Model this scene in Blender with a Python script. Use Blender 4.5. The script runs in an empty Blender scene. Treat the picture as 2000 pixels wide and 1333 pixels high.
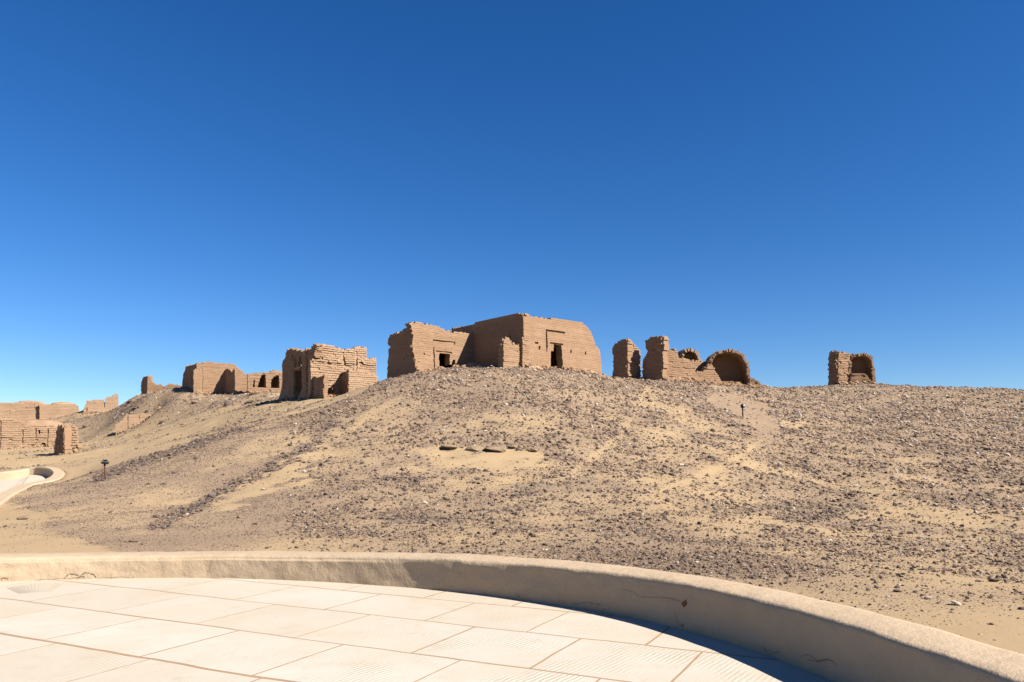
import bpy, math, random
import numpy as np
from mathutils import Vector

S = bpy.context.scene
COL = S.collection
R = math.radians
random.seed(4)
RNG = np.random.default_rng(11)

# ------------------------------------------------------------------ camera, world, sun, exposure
F_PX, HOR, EYE = 1500.0, 893.0, 1.65
PITCH = math.atan((HOR - 666.5) / F_PX)
cam_d = bpy.data.cameras.new('camera')
cam_d.sensor_width = 36.0
cam_d.lens = 36.0 * F_PX / 2000.0
cam_d.clip_start, cam_d.clip_end = 0.1, 8000
cam = bpy.data.objects.new('camera', cam_d)
COL.objects.link(cam)
cam.location = (0, 0, EYE)
cam.rotation_euler = (math.pi / 2 + PITCH, 0, 0)
S.camera = cam

SUN_ELEV = 38.0
TO_SUN = (0.887, -0.455)                       # horizontal direction towards the sun
AZ = math.atan2(TO_SUN[0], TO_SUN[1])          # from +Y, clockwise
w = bpy.data.worlds.new('World')
S.world = w
w.use_nodes = True
nt = w.node_tree
bg = nt.nodes['Background']
sky = nt.nodes.new('ShaderNodeTexSky')
sky.sky_type = 'NISHITA'
sky.sun_disc = False
sky.sun_elevation = R(SUN_ELEV)
sky.sun_rotation = AZ
sky.altitude = 1300
sky.air_density = 1.0
sky.dust_density = 0.05
sky.ozone_density = 5.0
hs = nt.nodes.new('ShaderNodeHueSaturation')
hs.inputs['Saturation'].default_value = 1.26
hs.inputs['Hue'].default_value = 0.508
hs.inputs['Value'].default_value = 1.0
nt.links.new(sky.outputs[0], hs.inputs['Color'])
nt.links.new(hs.outputs[0], bg.inputs['Color'])
bg.inputs['Strength'].default_value = 0.05

sun_d = bpy.data.lights.new('sun', 'SUN')
sun_d.energy = 5.0
sun_d.angle = R(0.53)
sun_d.color = (1.0, 0.94, 0.85)
sun = bpy.data.objects.new('sun', sun_d)
COL.objects.link(sun)
el = R(SUN_ELEV)
to_sun = Vector((TO_SUN[0] * math.cos(el), TO_SUN[1] * math.cos(el), math.sin(el)))
sun.rotation_euler = to_sun.to_track_quat('Z', 'Y').to_euler()
sun.location = (20, -10, 30)

S.view_settings.view_transform = 'Standard'
S.view_settings.look = 'None'
S.view_settings.gamma = 1
S.view_settings.exposure = 1.45
S.cycles.diffuse_bounces = 4
S.cycles.max_bounces = 6

# ------------------------------------------------------------------ helpers
CP, SP = math.cos(PITCH), math.sin(PITCH)


def ray(px, py):
    x = (np.asarray(px, float) - 1000) / F_PX
    y = -(np.asarray(py, float) - 666.5) / F_PX
    return x, CP - y * SP, SP + y * CP


def project(x, y, z):
    dz = np.asarray(z) - EYE
    d = y * CP + dz * SP
    u = -y * SP + dz * CP
    d = np.maximum(d, 1e-3)
    return 1000 + F_PX * x / d, 666.5 - F_PX * u / d, d


def at_depth(px, py, d):
    rx, ry, rz = ray(px, py)
    t = d / ry
    return float(rx * t), float(d), float(EYE + rz * t)


def on_plane(px, py, z=0.0):
    rx, ry, rz = ray(px, py)
    t = (z - EYE) / rz
    return float(rx * t), float(ry * t)


def _h(ix, iy, seed):
    n = (ix.astype(np.int64) * 374761393 + iy.astype(np.int64) * 668265263 + seed * 1274126177) & 0x7fffffff
    n = ((n ^ (n >> 13)) * 1274126177) & 0x7fffffff
    return ((n ^ (n >> 16)) & 0xffff) / 65535.0


def vnoise(x, y, seed=0):
    x = np.asarray(x, float); y = np.asarray(y, float)
    ix, iy = np.floor(x), np.floor(y)
    fx, fy = x - ix, y - iy
    fx = fx * fx * (3 - 2 * fx); fy = fy * fy * (3 - 2 * fy)
    ix = ix.astype(np.int64); iy = iy.astype(np.int64)
    a = _h(ix, iy, seed); b = _h(ix + 1, iy, seed); c = _h(ix, iy + 1, seed); d = _h(ix + 1, iy + 1, seed)
    return (a * (1 - fx) + b * fx) * (1 - fy) + (c * (1 - fx) + d * fx) * fy


def fbm(x, y, seed=0, oct=4):
    s = 0; amp = 0.5; tot = 0
    for k in range(oct):
        s = s + amp * vnoise(np.asarray(x) * 2 ** k, np.asarray(y) * 2 ** k, seed + k * 17)
        tot += amp; amp *= 0.5
    return s / tot


def in_poly(px, py, poly):
    inside = np.zeros(np.shape(px), bool)
    n = len(poly)
    for i in range(n):
        x0, y0 = poly[i]; x1, y1 = poly[(i + 1) % n]
        if y0 == y1:
            continue
        c = ((y0 > py) != (y1 > py)) & (px < (x1 - x0) * (py - y0) / (y1 - y0) + x0)
        inside ^= c
    return inside


def poly_dist(px, py, line):
    d = np.full(np.shape(px), 1e9)
    for (x0, y0), (x1, y1) in zip(line[:-1], line[1:]):
        L2 = (x1 - x0) ** 2 + (y1 - y0) ** 2
        t = np.clip(((px - x0) * (x1 - x0) + (py - y0) * (y1 - y0)) / L2, 0, 1)
        d = np.minimum(d, np.hypot(px - x0 - t * (x1 - x0), py - y0 - t * (y1 - y0)))
    return d


def np_mesh(name, verts, faces, mat, parent=None, attrs=None, smooth=False):
    """verts (N,3), faces (M,k) all the same size k"""
    verts = np.asarray(verts, np.float32); faces = np.asarray(faces, np.int32)
    me = bpy.data.meshes.new(name)
    k = faces.shape[1]
    me.vertices.add(len(verts)); me.vertices.foreach_set('co', verts.ravel())
    me.loops.add(faces.size); me.loops.foreach_set('vertex_index', faces.ravel())
    me.polygons.add(len(faces)); me.polygons.foreach_set('loop_start', np.arange(0, faces.size, k, dtype=np.int32))
    me.polygons.foreach_set('use_smooth', np.full(len(faces), smooth, dtype=bool))
    if attrs:
        for an, val in attrs.items():
            a = me.attributes.new(an, 'FLOAT', 'POINT')
            a.data.foreach_set('value', np.asarray(val, np.float32))
    me.update(calc_edges=True)
    me.validate()
    if mat is not None:
        me.materials.append(mat)
    o = bpy.data.objects.new(name, me)
    COL.objects.link(o)
    if parent is not None:
        o.parent = parent
    return o


def py_mesh(name, verts, faces, mat, parent=None, smooth=False):
    me = bpy.data.meshes.new(name)
    me.from_pydata([tuple(map(float, v)) for v in verts], [], faces)
    me.update()
    if smooth:
        me.polygons.foreach_set('use_smooth', [True] * len(me.polygons))
    me.materials.append(mat)
    o = bpy.data.objects.new(name, me)
    COL.objects.link(o)
    if parent is not None:
        o.parent = parent
    return o


def tag(o, label=None, cat=None, group=None, kind=None):
    if label: o['label'] = label
    if cat: o['category'] = cat
    if group: o['group'] = group
    if kind: o['kind'] = kind
    return o


def thing(name, label, cat, loc=(0, 0, 0), group=None):
    o = bpy.data.objects.new(name, None)
    o.empty_display_size = 0.3
    COL.objects.link(o)
    o.location = loc
    return tag(o, label, cat, group)


BOXF = np.array([[0, 3, 2, 1], [4, 5, 6, 7], [0, 1, 5, 4], [1, 2, 6, 5], [2, 3, 7, 6], [3, 0, 4, 7]])

# ------------------------------------------------------------------ materials


def new_mat(name):
    m = bpy.data.materials.new(name)
    m.use_nodes = True
    t = m.node_tree
    b = t.nodes['Principled BSDF']
    b.inputs['Roughness'].default_value = 0.95
    b.inputs['Specular IOR Level'].default_value = 0.12
    return m, t, b


def N(t, kind, **kw):
    n = t.nodes.new(kind)
    for k, v in kw.items():
        if k in n.inputs.keys():
            n.inputs[k].default_value = v
        else:
            setattr(n, k, v)
    return n


def noise(t, scale, detail=4, rough=0.6, vec=None):
    n = N(t, 'ShaderNodeTexNoise', Scale=scale, Detail=detail, Roughness=rough)
    if vec is None:
        tc = N(t, 'ShaderNodeNewGeometry')
        t.links.new(tc.outputs['Position'], n.inputs['Vector'])
    else:
        t.links.new(vec, n.inputs['Vector'])
    return n


def ramp(t, src, stops):
    r = N(t, 'ShaderNodeValToRGB')
    e = r.color_ramp.elements
    while len(e) < len(stops):
        e.new(0.5)
    for el_, (p, c) in zip(e, stops):
        el_.position = p
        el_.color = (c[0], c[1], c[2], 1) if not np.isscalar(c) else (c, c, c, 1)
    t.links.new(src, r.inputs[0])
    return r


def mixc(t, fac, a, b, mode='MIX'):
    m = N(t, 'ShaderNodeMix', data_type='RGBA', blend_type=mode)
    for i, v in ((0, fac), (6, a), (7, b)):
        if hasattr(v, 'is_linked') or hasattr(v, 'links'):
            t.links.new(v, m.inputs[i])
        elif np.isscalar(v):
            m.inputs[i].default_value = v
        else:
            m.inputs[i].default_value = (*v, 1)
    return m.outputs[2]


def math_(t, op, a, b=None, clamp=False):
    m = N(t, 'ShaderNodeMath', operation=op, use_clamp=clamp)
    for i, v in ((0, a), (1, b)):
        if v is None:
            continue
        if np.isscalar(v):
            m.inputs[i].default_value = v
        else:
            t.links.new(v, m.inputs[i])
    return m.outputs[0]


def attr(t, name):
    return N(t, 'ShaderNodeAttribute', attribute_name=name).outputs['Fac']


def bump(t, b, h, strength, dist):
    n = N(t, 'ShaderNodeBump', Strength=strength, Distance=dist)
    t.links.new(h, n.inputs['Height'])
    t.links.new(n.outputs[0], b.inputs['Normal'])


def mk_brick(name, ca, cb, cc):
    m, t, b = new_mat(name)
    n1 = noise(t, 0.9, 5, 0.65)
    n2 = noise(t, 14, 4, 0.7)
    base = mixc(t, ramp(t, n1.outputs[0], [(0.3, 0.0), (0.7, 1.0)]).outputs[0], ca, cb)
    tint = math_(t, 'MULTIPLY', attr(t, 'tint'), 0.5)
    c = mixc(t, tint, base, cc)
    c = mixc(t, ramp(t, n2.outputs[0], [(0.35, 0.0), (0.75, 0.35)]).outputs[0], c, tuple(0.62 * v for v in cc))
    t.links.new(c, b.inputs['Base Color'])
    n3 = noise(t, 22, 5, 0.7)
    bump(t, b, n3.outputs[0], 0.7, 0.03)
    return m


M_BRICK = mk_brick('mudbrick', (0.240, 0.153, 0.094), (0.282, 0.187, 0.118), (0.200, 0.115, 0.065))
M_BRICK_PALE = mk_brick('mudbrick_pale', (0.300, 0.198, 0.126), (0.341, 0.236, 0.155), (0.272, 0.174, 0.105))
M_PLASTER = mk_brick('mud_plaster', (0.259, 0.173, 0.105), (0.294, 0.201, 0.127), (0.236, 0.150, 0.089))

# sand and gravel ground
M_GROUND, t, b = new_mat('desert_ground')
sandn = noise(t, 0.35, 5, 0.6)
sand = mixc(t, sandn.outputs[0], (0.264, 0.183, 0.101), (0.292, 0.211, 0.123))
gr = attr(t, 'gravel')
dk = math_(t, 'MULTIPLY', attr(t, 'dark'), 0.45)
tone = mixc(t, noise(t, 0.6, 4, 0.6).outputs[0], (0.175, 0.124, 0.086), (0.217, 0.151, 0.103))
tone = mixc(t, dk, tone, (0.101, 0.083, 0.074))
spk = noise(t, 9, 6, 0.75)
fac = math_(t, 'ADD', gr, math_(t, 'MULTIPLY', math_(t, 'SUBTRACT', spk.outputs[0], 0.5), 1.9))
fac = ramp(t, fac, [(0.28, 0.0), (0.80, 1.0)]).outputs[0]
c = mixc(t, math_(t, 'MULTIPLY', fac, 0.72), sand, tone)
pv = N(t, 'ShaderNodeTexVoronoi', Scale=16.0, Randomness=1.0)
gp = N(t, 'ShaderNodeNewGeometry')
t.links.new(gp.outputs['Position'], pv.inputs['Vector'])
peb = ramp(t, pv.outputs['Distance'], [(0.18, 1.0), (0.36, 0.0)]).outputs[0]
pcol = N(t, 'ShaderNodeSeparateColor')
t.links.new(pv.outputs['Color'], pcol.inputs[0])
has = math_(t, 'LESS_THAN', pcol.outputs[0], math_(t, 'MULTIPLY', gr, 0.8))
pf = math_(t, 'MULTIPLY', peb, has)
pc = ramp(t, pcol.outputs[1], [(0.0, (0.085, 0.069, 0.062)), (0.5, (0.157, 0.120, 0.093)), (1.0, (0.301, 0.240, 0.178))]).outputs[0]
c = mixc(t, math_(t, 'MULTIPLY', pf, 0.8), c, pc)
t.links.new(c, b.inputs['Base Color'])
hgt = math_(t, 'ADD', math_(t, 'MULTIPLY', spk.outputs[0], math_(t, 'ADD', gr, 0.12)), math_(t, 'MULTIPLY', pf, 0.5))
bump(t, b, hgt, 0.6, 0.06)

# stones: tint 0 dark varnished, 1 pale
M_STONE, t, b = new_mat('hillside_stone')
c = ramp(t, attr(t, 'tint'), [(0.0, (0.063, 0.048, 0.043)), (0.35, (0.108, 0.079, 0.064)), (0.6, (0.171, 0.108, 0.071)),
                              (0.85, (0.233, 0.176, 0.123)), (1.0, (0.344, 0.293, 0.245))]).outputs[0]
n = noise(t, 18, 4, 0.7)
c = mixc(t, math_(t, 'MULTIPLY', n.outputs[0], 0.25), c, (0.164, 0.124, 0.089))
t.links.new(c, b.inputs['Base Color'])
bump(t, b, noise(t, 40, 4, 0.7).outputs[0], 0.5, 0.01)

# terrace paving
M_PAVE, t, b = new_mat('paving_slab')
geo = N(t, 'ShaderNodeNewGeometry')
mp = N(t, 'ShaderNodeMapping')
mp.inputs['Rotation'].default_value = (0, 0, R(-55))
t.links.new(geo.outputs['Position'], mp.inputs['Vector'])
wv = N(t, 'ShaderNodeTexWave', Scale=7.0, Distortion=2.2, Detail=3.0)
wv.bands_direction = 'Y'
wv.inputs['Detail Scale'].default_value = 1.6
t.links.new(mp.outputs[0], wv.inputs['Vector'])
patch = ramp(t, noise(t, 1.3, 3, 0.5).outputs[0], [(0.46, 0.03), (0.68, 1.0)]).outputs[0]
c = mixc(t, noise(t, 1.1, 5, 0.65).outputs[0], (0.359, 0.325, 0.265), (0.411, 0.388, 0.335))
c = mixc(t, math_(t, 'MULTIPLY', attr(t, 'tint'), 0.4), c, (0.338, 0.280, 0.206))
c = mixc(t, ramp(t, noise(t, 3.5, 6, 0.75).outputs[0], [(0.55, 0.0), (0.8, 0.6)]).outputs[0], c, (0.272, 0.207, 0.141))
dust = ramp(t, noise(t, 0.75, 6, 0.7).outputs[0], [(0.42, 0.0), (0.70, 0.62)]).outputs[0]
c = mixc(t, dust, c, (0.37, 0.29, 0.205))
lines = ramp(t, wv.outputs[0], [(0.0, 1.0), (0.30, 0.0)]).outputs[0]
c = mixc(t, math_(t, 'MULTIPLY', math_(t, 'MULTIPLY', lines, patch), 0.45), c, (0.34, 0.25, 0.17))
c = mixc(t, ramp(t, noise(t, 45, 3, 0.7).outputs[0], [(0.66, 0.0), (0.74, 0.5)]).outputs[0], c, (0.30, 0.22, 0.15))
t.links.new(c, b.inputs['Base Color'])
h = math_(t, 'MULTIPLY', wv.outputs[0], patch)
h = math_(t, 'ADD', h, math_(t, 'MULTIPLY', noise(t, 26, 5, 0.7).outputs[0], 0.8))
bump(t, b, h, 0.28, 0.012)

M_JOINT, t, b = new_mat('joint_sand')
c = mixc(t, noise(t, 8, 4).outputs[0], (0.211, 0.135, 0.080), (0.285, 0.191, 0.122))
t.links.new(c, b.inputs['Base Color'])

# parapet plaster
M_WALL, t, b = new_mat('parapet_plaster')
c = mixc(t, noise(t, 1.4, 5, 0.65).outputs[0], (0.313, 0.230, 0.147), (0.375, 0.291, 0.202))
c = mixc(t, ramp(t, noise(t, 5, 6, 0.75).outputs[0], [(0.5, 0.0), (0.8, 0.35)]).outputs[0], c, (0.275, 0.184, 0.110))
t.links.new(c, b.inputs['Base Color'])
h = math_(t, 'ADD', noise(t, 7, 6, 0.7).outputs[0], math_(t, 'MULTIPLY', noise(t, 38, 4, 0.7).outputs[0], 0.12))
bump(t, b, h, 0.6, 0.035)


def flat(name, col, rough=0.8, metal=0.0, var=0.25, scale=20):
    m, t, b = new_mat(name)
    n = noise(t, scale, 4, 0.65)
    t.links.new(mixc(t, math_(t, 'MULTIPLY', n.outputs[0], 1.0), col, tuple(v * (1 - var) for v in col)), b.inputs['Base Color'])
    b.inputs['Roughness'].default_value = rough
    b.inputs['Metallic'].default_value = metal
    return m


M_CRACK = flat('crack_shadow', (0.11, 0.068, 0.045))
M_REDBRICK = flat('exposed_brick', (0.186, 0.074, 0.037), var=0.5, scale=30)
M_GROOVE = flat('worn_groove', (0.41, 0.335, 0.25))
M_RUST = flat('rusted_steel', (0.096, 0.030, 0.021), 0.7)
M_BLACK = flat('black_metal', (0.015, 0.015, 0.016), 0.5)
M_GLASS = flat('lamp_glass', (0.25, 0.27, 0.29), 0.15)
M_CONC = flat('concrete', (0.134, 0.134, 0.127), 0.9)
M_PATH = flat('path_paving', (0.426, 0.360, 0.278), 0.95, var=0.15, scale=2.0)
M_SANDSTONE = flat('sandstone_ledge', (0.245, 0.178, 0.112), var=0.4, scale=6)
M_DRY = flat('dry_twigs', (0.211, 0.136, 0.087), var=0.4)

# ------------------------------------------------------------------ terrain
CTRL = [
    # px, py, depth
    (-300, 1075, 13.5), (-300, 1000, 22), (-300, 930, 36), (-300, 885, 60), (-300, 850, 90), (-300, 815, 115),
    (0, 1075, 13.5), (0, 1008, 21), (0, 932, 35), (0, 900, 50), (0, 880, 70), (0, 850, 90), (0, 813, 108),
    (100, 1072, 13.8), (100, 990, 22), (100, 945, 32), (100, 912, 48), (100, 895, 60), (110, 872, 74), (120, 845, 88), (130, 812, 106), (152, 798, 107),
    (200, 1062, 14.6), (200, 992, 21.5), (206, 945, 27), (200, 916, 32.5), (200, 895, 48), (200, 866, 66), (200, 835, 85), (200, 806, 104), (230, 798, 108),
    (255, 785, 92), (275, 770, 90), (262, 785, 112),
    (300, 1060, 15), (300, 985, 22), (300, 928, 28), (300, 886, 35), (300, 870, 53), (290, 843, 74), (300, 810, 82), (300, 771.5, 84), (300, 772, 90), (330, 771.5, 83), (350, 771.5, 80), (350, 772, 88), (285, 771.5, 86), (300, 776, 110),
    (400, 1062, 15.2), (400, 980, 22.5), (400, 910, 29), (400, 859, 37), (400, 843, 53), (400, 805, 71), (400, 771, 82), (400, 772, 105),
    (500, 1063, 15.3), (500, 970, 23), (500, 896, 29.5), (500, 836, 38), (500, 822, 49), (500, 793, 60), (500, 768, 74), (500, 764, 84), (500, 768, 105),
    (600, 1065, 15.3), (600, 960, 24), (600, 880, 31), (600, 815, 39.5), (600, 793, 48), (610, 782, 54.5), (560, 783, 58), (600, 780, 64), (600, 772, 80),
    (700, 1067, 15.3), (700, 955, 24.3), (700, 868, 32), (700, 800, 40), (700, 766, 45.5), (690, 770, 52), (690, 772, 60),
    (740, 746, 47.5), (745, 762, 58), (745, 775, 75),
    (800, 1068, 15.2), (800, 960, 24), (800, 860, 32.5), (800, 780, 41.5), (800, 731, 49.5), (800, 738, 58), (800, 760, 80),
    (900, 1069, 15.1), (900, 960, 24), (900, 855, 33), (900, 775, 41.5), (900, 722, 48.5), (900, 723, 56),
    (1000, 1071, 15.0), (1000, 960, 24), (1000, 855, 33), (1000, 772, 41.5), (1000, 719, 48.5), (1000, 722, 56), (1000, 760, 85),
    (1100, 1075, 14.7), (1100, 960, 24), (1100, 858, 33), (1100, 775, 42), (1100, 725, 50), (1100, 726, 58),
    (1180, 735, 52), (1180, 742, 60),
    (1200, 1082, 14.3), (1200, 965, 24), (1200, 865, 33.5), (1200, 785, 43), (1200, 741, 53.5), (1215, 742, 58), (1200, 765, 80),
    (1300, 1092, 13.6), (1300, 970, 24), (1300, 870, 34), (1300, 795, 44), (1300, 744, 57), (1300, 745, 63),
    (1400, 1104, 12.8), (1400, 980, 24), (1400, 875, 34.5), (1400, 805, 44), (1400, 752, 59.5), (1440, 753, 63), (1400, 775, 85),
    (1500, 1115, 12.1), (1500, 990, 23.8), (1500, 885, 35), (1500, 810, 46), (1500, 757, 62), (1500, 763, 70),
    (1600, 1125, 11.5), (1600, 1000, 23.5), (1600, 890, 35), (1600, 812, 48), (1620, 756, 67), (1600, 760, 76),
    (1700, 1150, 10.0), (1700, 1060, 18.0), (1700, 960, 28), (1700, 870, 39), (1700, 800, 53), (1700, 751, 68), (1700, 756, 76), (1700, 775, 95),
    (1800, 1170, 9.1), (1800, 1085, 16.0), (1800, 980, 26), (1800, 880, 38), (1800, 805, 51), (1800, 757, 64), (1800, 765, 74),
    (1900, 1200, 8.1), (1900, 1105, 14.5), (1900, 985, 26), (1900, 885, 38), (1900, 810, 51), (1900, 760, 62), (1900, 770, 74),
    (2000, 1240, 7.1), (2000, 1120, 13.5), (2000, 990, 26), (2000, 890, 38), (2000, 812, 51), (2000, 765, 61), (2000, 775, 74), (2000, 790, 95),
    (2300, 1140, 12), (2300, 995, 26), (2300, 890, 38), (2300, 815, 50), (2300, 775, 60), (2300, 785, 80),
]
cp = np.array([at_depth(*c) for c in CTRL])
extra = []
for ang in range(-70, 250, 20):
    a = R(ang)
    extra.append((-4.6 + 7.2 * math.cos(a), 3.1 + 7.2 * math.sin(a), -0.12))
for p in [(12, 2, 0.1), (20, 0, 0.6), (30, 10, 2.0), (45, 30, 5.0), (-25, 5, -0.1), (-40, 20, 0.2), (8, -15, 0), (-20, -20, 0), (30, -25, 0.5),
          (-60, 60, 3), (-75, 100, 6), (70, 60, 7), (60, 100, 6.5), (0, 125, 5), (-40, 130, 7), (-80, 130, 6)]:
    extra.append(p)
cp = np.vstack([cp, np.array(extra)])


def tps_kernel(r2):
    return np.where(r2 > 0, 0.5 * r2 * np.log(np.maximum(r2, 1e-12)), 0)


SC = 20.0
PX, PY = cp[:, 0] / SC, cp[:, 1] / SC
K = tps_kernel((PX[:, None] - PX) ** 2 + (PY[:, None] - PY) ** 2) + np.eye(len(cp)) * 4e-4
A = np.zeros((len(cp) + 3,) * 2)
Q = np.c_[np.ones(len(cp)), PX, PY]
A[:len(cp), :len(cp)] = K; A[:len(cp), len(cp):] = Q; A[len(cp):, :len(cp)] = Q.T
SOL = np.linalg.solve(A, np.r_[cp[:, 2], 0, 0, 0])


def terrain_base(x, y):
    x = np.asarray(x, float); y = np.asarray(y, float)
    shp = np.broadcast(x, y).shape
    xf = np.broadcast_to(x, shp).ravel() / SC; yf = np.broadcast_to(y, shp).ravel() / SC
    out = np.empty(len(xf))
    for i in range(0, len(xf), 40000):
        xs, ys = xf[i:i + 40000], yf[i:i + 40000]
        k = tps_kernel((xs[:, None] - PX) ** 2 + (ys[:, None] - PY) ** 2)
        out[i:i + 40000] = k @ SOL[:-3] + SOL[-3] + SOL[-2] * xs + SOL[-1] * ys
    out = out.reshape(shp)
    far = np.clip((np.hypot(x, y - 45) - 80) / 80, 0, 1)
    return np.clip(out, -0.5, 10.5) * (1 - far) + 1.5 * far


TC = np.array([-4.61, 3.10])                     # centre of the round terrace


PATH = [(-300, 920, 34.5), (-100, 921, 35.0), (0, 921, 35.5), (20, 920, 35.7), (38, 917.5, 36.2), (60, 916, 36.6), (90, 916, 36.6), (115, 921, 35.6), (128, 931, 33.6), (122, 939, 32.0), (105, 943.5, 30.6),
        (64, 945, 29.0), (49, 958, 26.8), (27, 974, 24.8), (0, 999, 22.0), (-40, 1030, 19.6), (-120, 1060, 17.8), (-300, 1080, 17.0)]
pw = []
for a, b2 in zip(PATH[:-1], PATH[1:]):
    for f in np.linspace(0, 1, 7)[:-1]:
        pw.append(at_depth(a[0] + (b2[0] - a[0]) * f, a[1] + (b2[1] - a[1]) * f, a[2] + (b2[2] - a[2]) * f))
pw = np.array(pw)
for _ in range(5):
    pw[1:-1] = 0.25 * pw[:-2] + 0.5 * pw[1:-1] + 0.25 * pw[2:]
pw_line = [(p[0], p[1]) for p in pw]
tan = np.gradient(pw[:, :2], axis=0); tan /= np.linalg.norm(tan, axis=1)[:, None]
nin = np.c_[tan[:, 1], -tan[:, 0]]              # towards the path's inside (right hand of travel)
zkerb = np.array([float(terrain_base(p[0], p[1])) for p in pw[:, :2]])
zkerb = np.convolve(np.pad(zkerb, 6, 'edge'), np.ones(13) / 13, 'valid') + 0.16
KERB_H = 0.36


def terrain(x, y):
    z = terrain_base(x, y)
    amp = np.clip((np.asarray(y) - 9) / 15, 0.15, 1)
    z = z + amp * (0.32 * (fbm(np.asarray(x) / 5.0, np.asarray(y) / 5.0, 3, 3) - 0.5)
                   + 0.13 * (fbm(np.asarray(x) / 0.8, np.asarray(y) / 0.8, 9, 3) - 0.5)
                   + 0.30 * np.clip((np.asarray(x) - 14) / 8, 0, 1) * np.clip((np.asarray(y) - 40) / 12, 0, 1) * (fbm(np.asarray(x) / 1.8, np.asarray(y) / 1.8, 13, 3) - 0.5))
    xa, ya = np.broadcast_arrays(np.asarray(x, float), np.asarray(y, float))
    m = (xa > -45) & (xa < -17) & (ya > 14) & (ya < 42)
    if m.any():
        z = np.array(z, float)
        if z.ndim == 0:
            z = z.reshape(1); m = m.reshape(1); xa = xa.reshape(1); ya = ya.reshape(1)
        xm, ym = xa[m], ya[m]
        dist = poly_dist(xm, ym, pw_line)
        ins = in_poly(xm, ym, pw_line)
        near = np.array([zkerb[np.argmin((pw[:, 0] - a_) ** 2 + (pw[:, 1] - b_) ** 2)] for a_, b_ in zip(xm, ym)])
        out_z = z[m] + (near - 0.05 - z[m]) * np.clip(1 - dist / 1.6, 0, 1) ** 1.5
        in_z = np.minimum(z[m], near - KERB_H - 0.25)
        z[m] = np.where(ins & (dist > 0.12), in_z, out_z)
        if np.ndim(x) == 0 and np.ndim(y) == 0:
            z = z[0]
    rr = np.hypot(np.asarray(x) - TC[0], np.asarray(y) - TC[1])
    return np.where(rr < 8.25, np.minimum(z, -0.05 - 0.3 * np.clip((8.25 - rr) / 0.3, 0, 1)), z)


def hit(px, py, dmax=130):
    """first point of the ground along the ray through a pixel of the photograph"""
    rx, ry, rz = ray(px, py)
    d = np.concatenate([np.arange(5, 20, 0.05), np.arange(20, dmax, 0.1)])
    t_ = d / ry
    x, y, z = rx * t_, ry * t_, EYE + rz * t_
    g = terrain(x, y)
    k = np.argmax(g > z)
    if not (g > z).any():
        k = len(d) - 1
    return float(x[k]), float(y[k]), float(g[k])


# composition of the ground, 0 clean sand .. 1 dense gravel
SAND = [
    [(842, 882), (868, 878), (930, 886), (1000, 884), (1040, 890), (1062, 899), (1020, 908), (985, 918), (930, 912), (880, 918), (850, 908), (822, 899)],
    [(395, 1000), (450, 958), (540, 920), (610, 880), (640, 868), (650, 882), (600, 925), (520, 968), (430, 1010)],
    [(-400, 960), (40, 985), (90, 1010), (140, 1045), (220, 1078), (220, 1110), (-400, 1110)],
    [(1930, 1240), (2100, 1240), (2100, 1340), (1960, 1330)],
]
SMOOTH = [[(1385, 775), (1440, 765), (1500, 800), (1530, 850), (1500, 870), (1450, 830), (1395, 805)]]
TRAILS = [[(1262, 760), (1240, 810), (1215, 845), (1165, 890), (1120, 920)], [(1500, 850), (1450, 890), (1370, 930), (1290, 960)], [(835, 745), (790, 770), (735, 800), (690, 835)], [(1640, 770), (1560, 830), (1520, 870)]]
BAND1 = [(300, 1032), (345, 1010), (400, 984), (450, 953), (520, 921), (580, 890), (625, 855), (650, 820)]
BAND2 = [(190, 935), (260, 908), (330, 887), (400, 862), (450, 843), (520, 815)]
BAND3 = [(760, 1018), (830, 1012), (900, 1020)]
BAND4 = [(1010, 960), (1090, 945), (1150, 935)]
BAND5 = [(1400, 1010), (1500, 990), (1600, 1005), (1680, 990)]


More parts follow.
